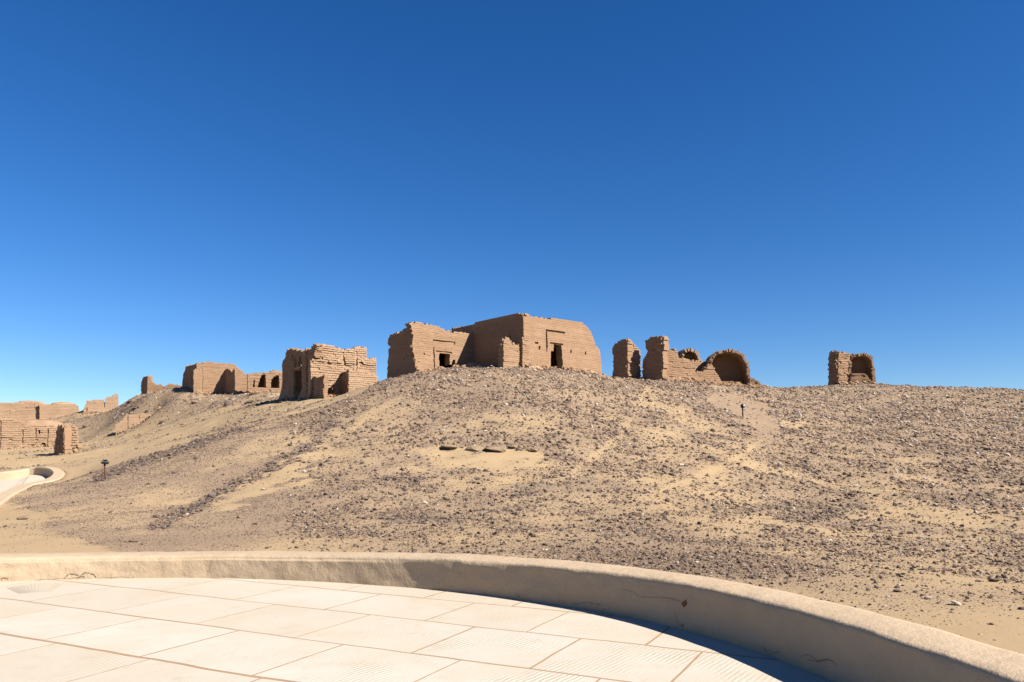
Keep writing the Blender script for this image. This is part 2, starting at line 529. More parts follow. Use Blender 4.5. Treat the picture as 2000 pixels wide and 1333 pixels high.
def cover(x, y, z):
    px, py, d = project(x, y, z)
    n1 = fbm(x / 3.2, y / 4.5, 31, 4)
    n2 = fbm(x / 1.1, y / 1.5, 47, 3)
    up = np.clip((y - 30) / 16, 0, 1)
    g = 0.64 + 0.30 * up + 1.5 * (n1 - 0.5) + 0.8 * (n2 - 0.5)
    left = np.clip((620 - px) / 250, 0, 1) * (y < 37)
    g = np.where(y < 37, g + 0.14 * left, g)
    right = np.clip((px - 1350) / 350, 0, 1)
    g = g + 0.22 * right * np.clip((y - 22) / 10, 0, 1)
    # valley behind the left ridge: sandy
    ridge = np.interp(px, [0, 200, 300, 400, 450, 520, 620, 700, 740], [985, 918, 889, 861, 845, 825, 800, 772, 748])
    behind = (px < 745) & (py < ridge - 2) & (y > 30)
    gb = 0.02 + 1.2 * (n1 - 0.5) + 0.5 * np.clip((y - 72) / 12, 0, 1) + 0.3 * (n2 - 0.5)
    rocky = np.clip(1 - poly_dist(px, py, [(235, 800), (300, 790), (400, 788), (470, 780), (530, 772)]) / 30, 0, 1) * (y > 58)
    gb = gb + 0.65 * rocky
    g = np.where(behind, gb, g)
    # foot of the hill by the parapet
    rr = np.hypot(x - TC[0], y - TC[1])
    foot = np.clip((rr - 9.5) / np.where(px > 900, 5.0, 2.2), 0, 1)
    g = g * foot + (0.40 + 1.3 * (n1 - 0.5) + 0.5 * (n2 - 0.5)) * (1 - foot)
    dark = np.zeros_like(g)
    for L, wd, s in ((BAND1, 15, 0.8), (BAND2, 12, 0.6), (BAND3, 14, 0.5), (BAND4, 18, 0.45), (BAND5, 18, 0.4)):
        k = np.clip(1 - poly_dist(px, py, L) / wd, 0, 1) * (y < 45) * (0.5 + n2)
        g = g + s * k
        dark = np.maximum(dark, k)
    for L in TRAILS:
        g = g - 0.40 * np.clip(1 - poly_dist(px, py, L) / 9, 0, 1) * (y < 62)
    for P in SAND:
        n3 = fbm(x / 0.5, y / 0.5, 71, 2)
        g = np.where(in_poly(px + 80 * (n2 - 0.5) + 60 * (n3 - 0.5), py + 34 * (n1 - 0.5) + 26 * (n3 - 0.5), P), np.clip(1.1 * (n2 - 0.46), 0.01, 1), g)
    sf = np.ones_like(g)
    for P in SMOOTH:
        k = in_poly(px + 50 * (n2 - 0.5), py + 30 * (n1 - 0.5), P)
        g = np.where(k, 0.9, g); sf = np.where(k, 0.12, sf)
    global STONE_FAC
    STONE_FAC = sf
    return np.clip(g, 0, 1), np.clip(dark, 0, 1)


def axis(fine0, fine1, step, lo, hi, grow=1.13):
    a = list(np.arange(fine0, fine1 + 1e-6, step))
    s = step; v = a[-1]
    while v < hi:
        s *= grow; v += s; a.append(v)
    s = step; v = a[0]; pre = []
    while v > lo:
        s *= grow; v -= s; pre.append(v)
    return np.array(pre[::-1] + a)


ax = axis(-34, 44, 0.22, -3000, 3000)
ax = np.concatenate([axis(-84, -34.4, 0.4, -3000, -34.4), ax[ax > -34.1]])
ay = axis(5, 64, 0.22, -1500, 3500)
ay = np.concatenate([ay[ay < 64.1], axis(64.4, 114, 0.36, 64.4, 3500)])
GX, GY = np.meshgrid(ax, ay)
GZ = terrain(GX, GY)
gg, gd = cover(GX.ravel(), GY.ravel(), GZ.ravel())
nx, ny = len(ax), len(ay)
idx = np.arange(nx * ny).reshape(ny, nx)
faces = np.stack([idx[:-1, :-1], idx[:-1, 1:], idx[1:, 1:], idx[1:, :-1]], -1).reshape(-1, 4)
ground = np_mesh('ground', np.stack([GX, GY, GZ], -1).reshape(-1, 3), faces, M_GROUND, attrs={'gravel': gg, 'dark': gd}, smooth=True)
tag(ground, kind='structure')

# ------------------------------------------------------------------ terrace floor and parapet
# plan of the parapet's inner foot as radius by angle round the terrace centre
base_px = [(0, 1140), (200, 1131), (400, 1132), (600, 1138), (832, 1153), (1000, 1175), (1200, 1202), (1300, 1222), (1400, 1245), (1482, 1267), (1573, 1306)]
ang_r = []
for p in base_px:
    q = np.array(on_plane(*p)) - TC
    ang_r.append((math.atan2(q[1], q[0]), float(np.hypot(*q))))
ang_r += [(R(22), 7.50), (R(14), 7.30), (R(6), 7.32), (R(-10), 7.7), (R(-40), 7.75), (R(120), 7.75), (R(150), 7.75), (R(200), 7.75)]
ang_r.sort()
AA = np.array([a for a, _ in ang_r]); RR = np.array([r for _, r in ang_r])


def smooth_interp(a):
    a = np.asarray(a, float)
    off = np.linspace(-0.26, 0.26, 21)
    return np.mean([np.interp(a + o, AA, RR) for o in off], axis=0)


def wall_h(a):
    return np.interp(a, [R(20), R(45), R(60), R(75), R(95), R(110)], [0.455, 0.435, 0.405, 0.335, 0.30, 0.325])


# floor base sheet plus separate slabs
U = np.array([0.445, 0.896]); U /= np.hypot(*U)
V = np.array([U[1], -U[0]])
fa = np.linspace(-math.pi, math.pi, 161)[:-1]
fr = np.interp(np.where(fa < R(-60), fa + 2 * math.pi, fa), AA, RR) + 0.12
fv = [(TC[0], TC[1], 0.0130)] + [(TC[0] + r * math.cos(a), TC[1] + r * math.sin(a), 0.0130) for a, r in zip(fa, fr)]
ff = [(0, i + 1, (i + 1) % 160 + 1) for i in range(160)]
floor = py_mesh('terrace_floor', fv, ff, M_JOINT)
tag(floor, kind='structure')
rows = [-2.0, -0.9, 0.2, 1.3, 2.4, 3.52, 4.61, 5.71, 6.86, 7.92, 9.0, 10.1]
known = {(4.61,): [-9.7, -8.36, -7.03, -5.74, -4.49, -3.3, -2.1, -0.9], (5.71,): [-10.4, -9.05, -7.70, -6.36, -5.06, -3.79, -2.70, -1.60, -0.4],
         (6.86,): [-10.9, -9.7, -8.3, -7.0, -5.69, -4.40, -3.26, -2.1, -0.9], (7.92,): [-9.0, -7.7, -6.3, -5.1, -3.95, -2.8, -1.6]}
sv, sf, st = [], [], []
for i in range(len(rows) - 1):
    n0, n1 = rows[i], rows[i + 1]
    js = known.get((n0,))
    if js is None:
        js = list(np.arange(-14, 6, 1.22) + RNG.uniform(0, 1.2))
    else:
        js = sorted(js + [js[0] - 1.25 * k for k in range(1, 6)] + [js[-1] + 1.2 * k for k in range(1, 8)])
    for a0, a1 in zip(js[:-1], js[1:]):
        g = np.r_[RNG.uniform(0.007, 0.014, 2), RNG.uniform(0.008, 0.018, 2)]
        if n1 == 4.61 or n0 == 4.61: g[3 if n1 == 4.61 else 2] += 0.008
        nb, na = 17, 17
        aa = np.linspace(a0 + g[0], a1 - g[1], na - 2); nn = np.linspace(n0 + g[2], n1 - g[3], nb - 2)
        aa = np.sort(np.r_[aa, aa[0] + 0.0015, aa[-1] - 0.0015]); nn = np.sort(np.r_[nn, nn[0] + 0.0015, nn[-1] - 0.0015])
        AAg, NNg = np.meshgrid(aa, nn)
        AAg = AAg + 0.010 * (fbm(NNg * 2.2 + i, AAg * 2.2, 5, 3) - 0.5) * 2
        NNg = NNg + 0.034 * (fbm(AAg * 1.3, NNg * 1.3, 6, 3) - 0.5) * 2
        X = AAg * V[0] + NNg * U[0]; Y = AAg * V[1] + NNg * U[1]
        rr = np.hypot(X - TC[0], Y - TC[1]); an = np.arctan2(Y - TC[1], X - TC[0])
        lim = np.interp(np.where(an < R(-60), an + 2 * math.pi, an), AA, RR) + 0.08
        if (rr > lim).all():
            continue
        k = np.minimum(1, lim / np.maximum(rr, 1e-6))
        X = TC[0] + (X - TC[0]) * k; Y = TC[1] + (Y - TC[1]) * k
        Z = 0.0138 + 0.0002 * RNG.uniform(-1, 1) + 0.0010 * (fbm(X, Y, 8, 2) - 0.5)
        edge = np.zeros_like(X, bool); edge[0] = edge[-1] = True; edge[:, 0] = edge[:, -1] = True
        Z = np.where(edge, 0.0100, Z)
        b0 = sum(len(q) for q in sv)
        sv.append(np.stack([X, Y, Z], -1).reshape(-1, 3)); st.append(np.full(X.size, RNG.uniform(0, 1)))
        ii = np.arange(X.size).reshape(X.shape) + b0
        sf.append(np.stack([ii[:-1, :-1], ii[:-1, 1:], ii[1:, 1:], ii[1:, :-1]], -1).reshape(-1, 4))
np_mesh('paving_slabs', np.vstack(sv), np.vstack(sf), M_PAVE, parent=floor, attrs={'tint': np.concatenate(st)})

# carved sunburst in the slab by the parapet
c0 = np.array(on_plane(68, 1160))
ax_d = c0 / np.hypot(*c0); c0 = c0 - ax_d * 0.66
a_mid = math.atan2(ax_d[1], ax_d[0])
bv, bf = [], []
for k in range(15):
    a = a_mid + R((k - 7) * 1.9)
    d = np.array([math.cos(a), math.sin(a)]); q = np.array([-d[1], d[0]])
    n0 = len(bv)
    r1 = 1.36 + 0.08 * random.random() - 0.012 * abs(k - 7)
    for (r, wd) in ((0.68, 0.004), (0.68, -0.004), (r1, -0.010), (r1, 0.010)):
        p = c0 + d * r + q * wd
        bv.append((p[0], p[1], 0.0175))
    bf.append((n0, n0 + 1, n0 + 2, n0 + 3))
py_mesh('sunburst_pattern', bv, bf, M_GROOVE, parent=floor)

# parapet: profile swept along the plan
na = 760
aw = np.linspace(R(-30), R(140), na)
rb = smooth_interp(aw)
TH = 0.56


def wall_profile(hh):
    # (radial offset, height) from the inner foot over the top to the outer foot
    p = [(0.0, -0.08), (0.0, 0.0)]
    for f in np.linspace(0.08, 0.86, 10):
        p.append((0.012 * f, f * hh))
    for a in np.linspace(0, 90, 7):
        rad = 0.05
        p.append((0.012 + rad * (1 - math.cos(R(a))), hh - rad + rad * math.sin(R(a))))
    for f in np.linspace(0.15, 0.88, 7):
        p.append((f * TH, hh + 0.012 * math.sin(math.pi * f)))
    for a in np.linspace(0, 90, 6):
        rad = 0.06
        p.append((TH - rad + rad * math.sin(R(a)), hh - rad + rad * math.cos(R(a))))
    for f in (0.6, 0.3, 0.0):
        p.append((TH + 0.01, f * hh))
    p.append((TH + 0.02, -0.45))
    return p


WV = []
for i, a in enumerate(aw):
    hh = float(wall_h(a)) + 0.018 * (float(fbm(a * 9, 0.3, 21, 3)) - 0.5)
    pr = wall_profile(hh)
    for j, (o, z) in enumerate(pr):
        s_ = a * 7.8
        wob = 0.030 * (float(vnoise(s_ * 1.6, z * 4, 12)) - 0.5) + 0.016 * (float(vnoise(s_ * 6, z * 11 + o * 9, 14)) - 0.5)
        r_ = rb[i] + o + (wob if o < 0.3 else -wob)
        WV.append((TC[0] + r_ * math.cos(a), TC[1] + r_ * math.sin(a), z + (0.008 * (float(vnoise(s_ * 4, o * 6, 19)) - 0.5) if z > 0.2 else 0)))
m_ = len(pr)
ii = np.arange(na * m_).reshape(na, m_)
wf = np.stack([ii[:-1, :-1], ii[:-1, 1:], ii[1:, 1:], ii[1:, :-1]], -1).reshape(-1, 4)
parapet = np_mesh('parapet_wall', WV, wf, M_WALL, smooth=True)
tag(parapet, 'low curved plastered parapet wall round the paved terrace in the foreground', 'wall')


def wall_pt(px, py, lift=0.004):
    """point on the parapet's inner face seen at a pixel, slightly proud of it"""
    rx, ry, rz = [float(v) for v in ray(px, py)]
    best = None
    for t_ in np.linspace(3, 13, 1200):
        x, y = rx * t_, ry * t_
        a = math.atan2(y - TC[1], x - TC[0])
        if math.hypot(x - TC[0], y - TC[1]) > float(smooth_interp(a)):
            z = EYE + rz * t_
            s_ = a * 7.8
            wob = 0.030 * (float(vnoise(s_ * 1.6, z * 4, 12)) - 0.5) + 0.016 * (float(vnoise(s_ * 6, z * 11, 14)) - 0.5)
            r_ = float(smooth_interp(a)) + 0.006 + wob - lift
            return Vector((TC[0] + r_ * math.cos(a), TC[1] + r_ * math.sin(a), max(z, 0.004)))
    return Vector((0, 0, 0))


def wall_patch(name, pts, mat):
    vs = [wall_pt(*p, lift=0.005) for p in pts]
    ce = sum(vs, Vector()) / len(vs)
    n_ = Vector((TC[0] - ce.x, TC[1] - ce.y, 0)).normalized()
    ce = ce - n_ * 0.004
    ring2 = [v - n_ * 0.03 for v in vs]
    L = len(vs)
    f = [(L * 2, (i + 1) % L, i) for i in range(L)] + [(i, (i + 1) % L, L + (i + 1) % L, L + i) for i in range(L)]
    return py_mesh(name, list(vs) + ring2 + [ce], f, mat, parent=parapet)


def jag(x0, y0, w_, h_, n=17, seed=0):
    r_ = random.Random(seed)
    return [(x0 + w_ / 2 * math.cos(k * 2 * math.pi / n) * r_.uniform(0.3, 1.1), y0 + h_ / 2 * math.sin(k * 2 * math.pi / n) * r_.uniform(0.3, 1.1)) for k in range(n)]


for k, (x, y, w_, h_) in enumerate([(1335, 1180, 13, 17), (1098, 1176, 18, 8), (963, 1160, 15, 8), (1330, 1224, 26, 10)]):
    wall_patch('exposed_brick', jag(x, y, w_, h_, seed=k), M_REDBRICK)
for k, (x, y, w_, h_) in enumerate([(1500, 1272, 22, 7), (1520, 1276, 12, 8)]):
    wall_patch('missing_plaster', jag(x, y, w_, h_, seed=40 + k), M_CRACK)


def crack(pts, wd=0.0018, seed=None):
    vs, fs = [], []
    P = []
    for (a, b2) in zip(pts[:-1], pts[1:]):
        for f in np.linspace(0, 1, 5)[:-1]:
            P.append((a[0] + (b2[0] - a[0]) * f + random.uniform(-1.2, 1.2), a[1] + (b2[1] - a[1]) * f + random.uniform(-1.2, 1.2)))
    P.append(pts[-1])
    W = [wall_pt(*p, lift=0.010) for p in P]
    for i, v in enumerate(W):
        d = (W[min(i + 1, len(W) - 1)] - W[max(i - 1, 0)])
        n_ = Vector((TC[0] - v.x, TC[1] - v.y, 0)).normalized()
        q = d.cross(n_).normalized() * wd * random.uniform(0.4, 1.0)
        vs += [v + q, v - q]
        if i:
            k = 2 * i
            fs.append((k - 2, k, k + 1, k - 1))
    return py_mesh('crack', vs, fs, M_CRACK, parent=parapet)


for pts in ([(1212, 1152), (1236, 1156), (1250, 1166), (1290, 1167), (1328, 1174)],
            [(1317, 1197), (1322, 1208), (1327, 1218)], [(1393, 1220), (1394, 1232), (1395, 1243)],
            [(1490, 1262), (1497, 1274), (1510, 1279), (1522, 1270)], [(1566, 1281), (1582, 1278), (1602, 1291), (1622, 1285)],
            [(1578, 1287), (1600, 1293), (1622, 1288), (1637, 1300)], [(1012, 1168), (1013, 1160)], [(1165, 1190), (1168, 1181), (1172, 1180)],
            [(627, 1090), (632, 1104)], [(1118, 1180), (1150, 1177), (1175, 1181)],
            [(70, 1133), (110, 1131), (160, 1128)], [(190, 1129), (235, 1127), (262, 1129)], [(640, 1140), (680, 1143), (735, 1147)]):
    crack(pts)
for pts in ([(126, 1131), (131, 1124), (138, 1121), (147, 1121), (154, 1124)], [(158, 1122), (166, 1119), (176, 1119), (184, 1122), (189, 1128)], [(4, 1130), (10, 1128), (18, 1130)],
            [(150, 1130), (158, 1126), (166, 1128)]):
    crack(pts, 0.005)  # wider dark strips: cracks with the undercut's shade painted in

# ------------------------------------------------------------------ mud-brick building kit


class Plane:
    """vertical wall plane: its front face seen from the camera"""

    def __init__(self, px, depth, ang, x=None):
        rx, ry, _ = ray(px, 760)
        self.o = np.array([float(rx / ry) * depth if x is None else x, depth])
        self.e = np.array([math.cos(R(ang)), math.sin(R(ang))])
        n = np.array([-self.e[1], self.e[0]])
        if n @ self.o < 0:
            n = -n
        self.n = n

    def sz(self, px, py):
        rx, ry, rz = [float(v) for v in ray(px, py)]
        M = np.array([[rx, -self.e[0]], [ry, -self.e[1]]])
        t_, s = np.linalg.solve(M, self.o)
        return s, EYE + rz * t_

    def shifted(self, off):
        P = Plane.__new__(Plane)
        P.o = self.o + self.n * off; P.e = self.e; P.n = self.n
        return P

    def pt(self, s, dep=0.0):
        return self.o + self.e * s + self.n * dep


def scan(poly, z):
    xs = []
    for (s0, z0), (s1, z1) in zip(poly, poly[1:] + poly[:1]):
        if (z0 > z) != (z1 > z):
            xs.append(s0 + (z - z0) / (z1 - z0) * (s1 - s0))
    xs.sort()
    return list(zip(xs[0::2], xs[1::2]))


def subtract(iv, cut):
    out = []
    for a, b2 in iv:
        segs = [(a, b2)]
        for c0_, c1_ in cut:
            ns = []
            for s0, s1 in segs:
                if c1_ <= s0 or c0_ >= s1:
                    ns.append((s0, s1))
                else:
                    if c0_ > s0: ns.append((s0, c0_))
                    if c1_ < s1: ns.append((c1_, s1))
            segs = ns
        out += segs
    return out


def brick_sz(name, P, poly, parent, t=0.5, holes=(), grooves=(), course=0.12, blen=0.34, jit=0.018, gap=0.014, inset=0.055, edge=0.03,
             seed=0, mat=None, wave=0.03, bulge=0.05, loss=0.012):
    rg = np.random.default_rng(seed + 5)
    zmin = min(p[1] for p in poly); zmax = max(p[1] for p in poly)
    B, T = [], []
    z = zmin; row = 0
    while z < zmax:
        ch = course * rg.uniform(0.88, 1.12)
        zm = z + ch / 2
        iv = scan(poly, zm)
        for h_ in holes:
            iv = subtract(iv, scan(list(h_), zm))
        gv = iv
        for g_ in grooves:
            gv = subtract(gv, scan(list(g_), zm))
        rowd = rg.uniform(-0.9, 0.9) * jit
        rowt = rg.uniform(0.1, 0.9)
        for a, b2 in iv:
            if b2 - a < 0.03: continue
            B.append((a + 0.01, b2 - 0.01, z - 0.002, z + ch + 0.002, inset, t - inset)); T.append(0.85)
        for a, b2 in gv:
            if b2 - a < 0.03: continue
            ja = a + rg.uniform(-edge, edge); jb = b2 + rg.uniform(-edge, edge)
            cuts = [ja]
            c_ = math.floor(ja / blen) * blen + (row % 2) * blen / 2 + rg.uniform(0, 0.05)
            while c_ < jb - 0.08:
                if c_ > ja + 0.08: cuts.append(c_ + rg.uniform(-0.03, 0.03))
                c_ += blen
            cuts.append(jb)
            for s0, s1 in zip(cuts[:-1], cuts[1:]):
                if s1 - s0 < 0.03: continue
                if rg.random() < loss and row > 3: continue
                f = rowd - rg.uniform(0, jit) * (2.2 if rg.random() < 0.1 else 1)
                B.append((s0 + gap * 0.22, s1 - gap * 0.22, z + gap * rg.uniform(0.2, 0.9), z + ch - gap * rg.uniform(0.2, 0.9), -f - jit * 0.2, t + rg.uniform(-jit, jit)))
                T.append(min(1, max(0, rowt + rg.uniform(-0.2, 0.2))))
        z += ch; row += 1
    # crumbled lumps along the broken upper edge
    up_pts = []
    for (a0, a1), (c0_, c1_) in zip(poly, poly[1:] + poly[:1]):
        L_ = math.hypot(c0_ - a0, c1_ - a1)
        if max(a1, c1_) < zmin + 0.45 * (zmax - zmin) or abs(c0_ - a0) < 0.25 * L_: continue
        for f in np.arange(0, 1, 0.16 / max(L_, 0.16)):
            if rg.random() < 0.75: up_pts.append((a0 + (c0_ - a0) * f, a1 + (c1_ - a1) * f))
    for (s_, z_) in up_pts:
        wd, hh = rg.uniform(0.06, 0.20), rg.uniform(0.03, 0.12)
        y0_ = rg.uniform(-0.02, t * 0.5)
        B.append((s_ - wd / 2, s_ + wd / 2, z_ - 0.08, z_ + hh * rg.uniform(0.2, 0.9), y0_, min(t, y0_ + rg.uniform(0.15, 0.4)))); T.append(rg.uniform(0, 0.6))
    B = np.array(B); nB = len(B)
    s = B[:, [0, 1, 1, 0, 0, 1, 1, 0]]; d = B[:, [4, 4, 5, 5, 4, 4, 5, 5]]; zz = B[:, [2, 2, 2, 2, 3, 3, 3, 3]]
    zz = zz + rg.uniform(-0.25, 0.25, zz.shape) * gap
    zz = zz + wave * 2 * (fbm(s * 0.55, zz * 0.25, seed, 3) - 0.5) + 0.4 * wave * 2 * (vnoise(s * 2.4, zz * 0.7, seed + 3) - 0.5)
    d = d + bulge * 2 * (fbm(s * 0.7, zz * 0.8, seed + 7, 3) - 0.5)
    xy = P.o[None, None, :] + s[..., None] * P.e + d[..., None] * P.n
    verts = np.concatenate([xy, zz[..., None]], -1).reshape(-1, 3)
    fl = BOXF if np.cross(P.e, P.n) > 0 else BOXF[:, ::-1]
    fcs = (fl[None] + (np.arange(nB) * 8)[:, None, None]).reshape(-1, 4)
    return np_mesh(name, verts, fcs, mat or M_BRICK, parent, attrs={'tint': np.repeat(T, 8)})


def brick_px(name, P, poly, parent, holes=(), grooves=(), **kw):
    c = lambda L: [P.sz(*p) for p in L]
    return brick_sz(name, P, c(poly), parent, holes=[c(h_) for h_ in holes], grooves=[c(g_) for g_ in grooves], **kw)


def slab(name, P, s0, s1, d0, d1, z0, z1, parent, mat=None):
    v = []
    for z in (z0, z1):
        for s, d in ((s0, d0), (s1, d0), (s1, d1), (s0, d1)):
            p = P.pt(s, d); v.append((p[0], p[1], z))
    return py_mesh(name, v, [tuple(f) for f in BOXF], mat or M_PLASTER, parent)


def rubble_heap(name, parent, cx, cy, lx, ly, h_, ang=0, mat=None, seed=0, n=18):
    """low eroded mound of fallen mud brick lying against a wall"""
    vs, fs = [], []
    ca, sa = math.cos(R(ang)), math.sin(R(ang))
    for j in range(n + 1):
        for i in range(n + 1):
            u, v = i / n * 2 - 1, j / n * 2 - 1
            r_ = math.hypot(u, v)
            hh = h_ * max(0, 1 - r_ ** 1.6) * (0.6 + 0.8 * float(fbm(u * 3 + seed, v * 3, seed, 3))) - 0.15
            X = cx + (u * lx) * ca - (v * ly) * sa; Y = cy + (u * lx) * sa + (v * ly) * ca
            vs.append((X, Y, float(terrain(X, Y)) + hh))
    for j in range(n):
        for i in range(n):
            k = j * (n + 1) + i
            fs.append((k, k + 1, k + n + 2, k + n + 1))
    return py_mesh(name, vs, fs, mat or M_PLASTER, parent)


def gz(p):
    return float(terrain(p[0], p[1]))


def root_at(P, name, label, cat='tomb', group=None):
    # an Empty at the origin of the world axes keeps the parts' coordinates simple
    return thing(name, label, cat, (0, 0, 0), group)


ANG = 40.0
# ---- main tomb on the crest
FR = Plane(1022, 50.0, ANG)
LF = Plane(1022, 50.0, ANG + 90)
main = root_at(FR, 'mudbrick_tomb', 'largest mud-brick tomb at the top of the hill, flat fronted with a tall dark doorway')
brick_px('front_wall', FR, [(1021, 613), (1030, 615), (1035, 618), (1060, 621), (1090, 624), (1120, 627), (1135, 630), (1147, 638), (1153, 647), (1160, 662),
                            (1163, 675), (1170, 680), (1173, 690), (1175, 720), (1177, 750), (1022, 760), (1022, 690), (1027, 672), (1027, 657), (1024, 640)],
         main, t=0.6, course=0.12,
         holes=[[(1081, 673), (1097, 673), (1098.5, 700), (1099, 712), (1098, 728), (1076, 726), (1076, 684), (1081, 684)],
                [(1052, 676), (1055.5, 677), (1056, 683), (1053, 682)], [(1114.5, 683), (1117, 683), (1117, 689), (1114, 688)], [(1143, 686), (1145, 686), (1146, 692), (1142.5, 692)]],
         inset=0.11, grooves=[[(1069, 644), (1104, 649), (1104, 652.5), (1069, 647.5)], [(1065.5, 644), (1068.5, 644), (1069.5, 686), (1067, 686)],
                  [(1074, 669.5), (1100, 670.5), (1100, 673.5), (1074, 672.5)]], seed=1, jit=0.009, loss=0.002, gap=0.008, wave=0.02)
brick_px('side_wall', LF, [(1022, 613), (1010, 613), (990, 618), (960, 624), (929, 631), (915, 637), (896, 639), (882, 642), (882, 760), (1022, 765)],
         main, t=0.6, course=0.12, seed=2, jit=0.009, loss=0.002, gap=0.008, wave=0.02, grooves=[[(995, 652), (998, 652), (998, 668), (995, 668)]])
fl_ = FR.sz(1175, 720)[0]
zt = FR.sz(1030, 640)[1]; zg = FR.sz(1087, 724)[1]
brick_sz('rear_wall', FR.shifted(7.2), [(0, zg - 1), (fl_, zg - 1), (fl_, zg + 1.6), (fl_ * 0.7, zg + 3.0), (0, zg + 3.2)], main, t=0.5, course=0.16, seed=3)
RW = Plane(1022, 50, ANG + 90); RW.o = FR.pt(fl_ - 0.5, 0.62)
brick_sz('side_wall', RW, [(0, zg - 1), (6.5, zg - 1), (6.5, zg + 1.5), (0, zg + 1.2)], main, t=0.5, course=0.16, seed=4)
slab('roof', FR, 0.62, 5.0, 0.62, 7.1, zg + 2.35, zg + 2.6, main)  # unseen slab added to keep the room behind the doorway dark
slab('shade_wall', FR, 5.0, 5.2, 0.62, 7.1, zg - 0.5, zg + 2.5, main)  # unseen partition added to close off the dark chamber
# engaged pier at the left corner of the facade
PIER = FR.shifted(-0.28)
brick_px('corner_pier', PIER, [(1021, 661), (1026, 659), (1034, 661), (1034, 740), (1021, 740)], main, t=0.30, course=0.13, seed=5)
rubble_heap('fallen_brick', main, *FR.pt(5.6, -0.35), 1.6, 0.5, 0.42, ANG, seed=6)
rubble_heap('fallen_brick', main, *FR.pt(0.6, -0.5), 1.2, 0.4, 0.30, ANG, seed=7)

# ---- low wall standing before its left corner
ST = FR.shifted(-0.05)
stub = root_at(ST, 'low_wall', 'short ruined mud-brick wall stub standing against the left corner of the largest tomb', 'wall')
brick_px('wall_face', ST, [(983, 672), (985, 664), (990, 659), (995, 661), (1000, 668), (1004, 672), (1020, 673), (1020.5, 745), (982, 745), (984, 700)], stub, t=0.55, course=0.13, seed=8)

# ---- left tomb of the crest
xo, yo = LF.pt(LF.sz(926, 700)[0])
LT = Plane(0, 1, ANG); LT.o = np.array([xo, yo])
s_c, _ = LT.sz(808, 727)
LS = Plane(0, 1, ANG + 90); LS.o = LT.pt(s_c)
left = root_at(LT, 'mudbrick_tomb', 'mud-brick tomb left of the largest one, with sagging top and a square black doorway')
brick_px('front_wall', LT, [(802, 632), (815, 629), (835, 634), (858, 639), (872, 646), (880, 649), (918, 651), (932, 653), (935, 760), (818, 760), (814, 728), (812, 705), (808, 690), (805, 676), (807, 655)],
         left, t=0.6, course=0.12, seed=11, jit=0.014, loss=0.002, gap=0.010,
         holes=[[(857.6, 691), (878.6, 691), (879, 712), (882, 714), (885, 703), (889, 702), (891, 711), (895, 718), (899, 731), (857.6, 731)]],
         inset=0.11, grooves=[[(846, 676), (848.8, 676), (849.4, 728), (846.8, 728)], [(846, 663.5), (889, 669.5), (889, 673), (846, 667)], [(852, 686.5), (883, 687), (883, 690.5), (852, 690)],
                  [(827, 689), (830, 689), (830, 694), (827, 694)]])
brick_px('side_wall', LS, [(808, 634), (800, 637), (789, 641), (779, 650), (771, 651), (762, 655), (758, 663), (757, 673), (762, 676), (761, 690), (758, 705), (756, 735), (756, 765), (812, 760), (812, 720), (806, 690)],
         left, t=0.55, course=0.13, seed=12, jit=0.014, gap=0.010)
zl = LT.sz(868, 727)[1]
brick_sz('rear_wall', LT.shifted(3.3), [(s_c + 0.3, zl - 1), (4.2, zl - 1), (4.2, zl + 2.0), (s_c + 1.5, zl + 2.2), (s_c + 0.3, zl + 1.8)], left, t=0.5, course=0.16, seed=13)
slab('roof', LT, s_c + 0.5, 0.25, 0.62, 3.35, zl + 1.75, zl + 1.95, left)  # unseen slab added so the square doorway stays black
pq = LT.pt(-0.6, -0.9)
rubble_heap('fallen_brick', left, pq[0], pq[1], 1.5, 0.8, 0.55, ANG, seed=14)

# ---- tomb lower down on the left flank
FB = Plane(610, 56.0, 35.0)
LB = Plane(610, 56.0, 125.0)
mid = root_at(FB, 'mudbrick_tomb', 'tall mud-brick tomb with deeply ridged courses on the left flank of the hill')
brick_px('front_wall', FB, [(617, 672), (632, 673), (650, 676), (662, 679), (668, 683), (680, 683), (690, 682), (697, 679), (700, 677.5), (714, 678.5), (717, 682), (717, 700), (735, 700), (736, 725), (738, 800), (606, 800),
                            (607, 740), (608, 705), (612, 697), (616, 690)], mid, t=0.6, course=0.17, gap=0.035, jit=0.05, inset=0.09, seed=21, wave=0.05, mat=M_BRICK_PALE,
         holes=[[(637, 762), (645, 758), (656, 757), (657, 782), (636, 784)]],
         grooves=[[(669.5, 688), (671.8, 688), (671.8, 698), (675, 705), (675, 712), (674, 721), (671.8, 721), (671, 710), (669.5, 705)], [(695, 685), (698, 685), (698.5, 722), (695, 722)],
                  [(627, 700), (631, 700), (631, 703), (627, 703)]])
brick_px('side_wall', LB, [(617, 672), (612, 676), (605, 681), (597, 683), (590, 686), (578, 684), (565, 681), (559, 685), (557, 695), (552, 707), (551, 720), (551, 745), (549, 765), (546, 775), (544, 810), (609, 810), (609, 705), (614, 695)],
         mid, t=0.6, course=0.16, gap=0.024, jit=0.03, seed=22,
         holes=[[(576, 723), (588, 723), (588, 788), (573, 788), (575, 760)], [(569.5, 694), (571.5, 694), (571.5, 699), (569.5, 699)], [(568, 700.5), (570, 700.5), (570, 703), (568, 703)],
                [(583, 697), (589, 697), (588, 717), (582, 717)]])
zb3 = FB.sz(700, 745)[1]
f3 = FB.sz(736, 725)[0]; l3 = LB.sz(551, 745)[0]
brick_sz('rear_wall', FB.shifted(l3 - 0.6), [(0, zb3 - 2), (f3, zb3 - 2), (f3, zb3 + 0.8), (f3 * 0.5, zb3 + 1.4), (0, zb3 + 1.3)], mid, t=0.5, course=0.18, seed=23)
R3 = Plane(610, 56, 125); R3.o = FB.pt(f3 - 0.4, 0.62)
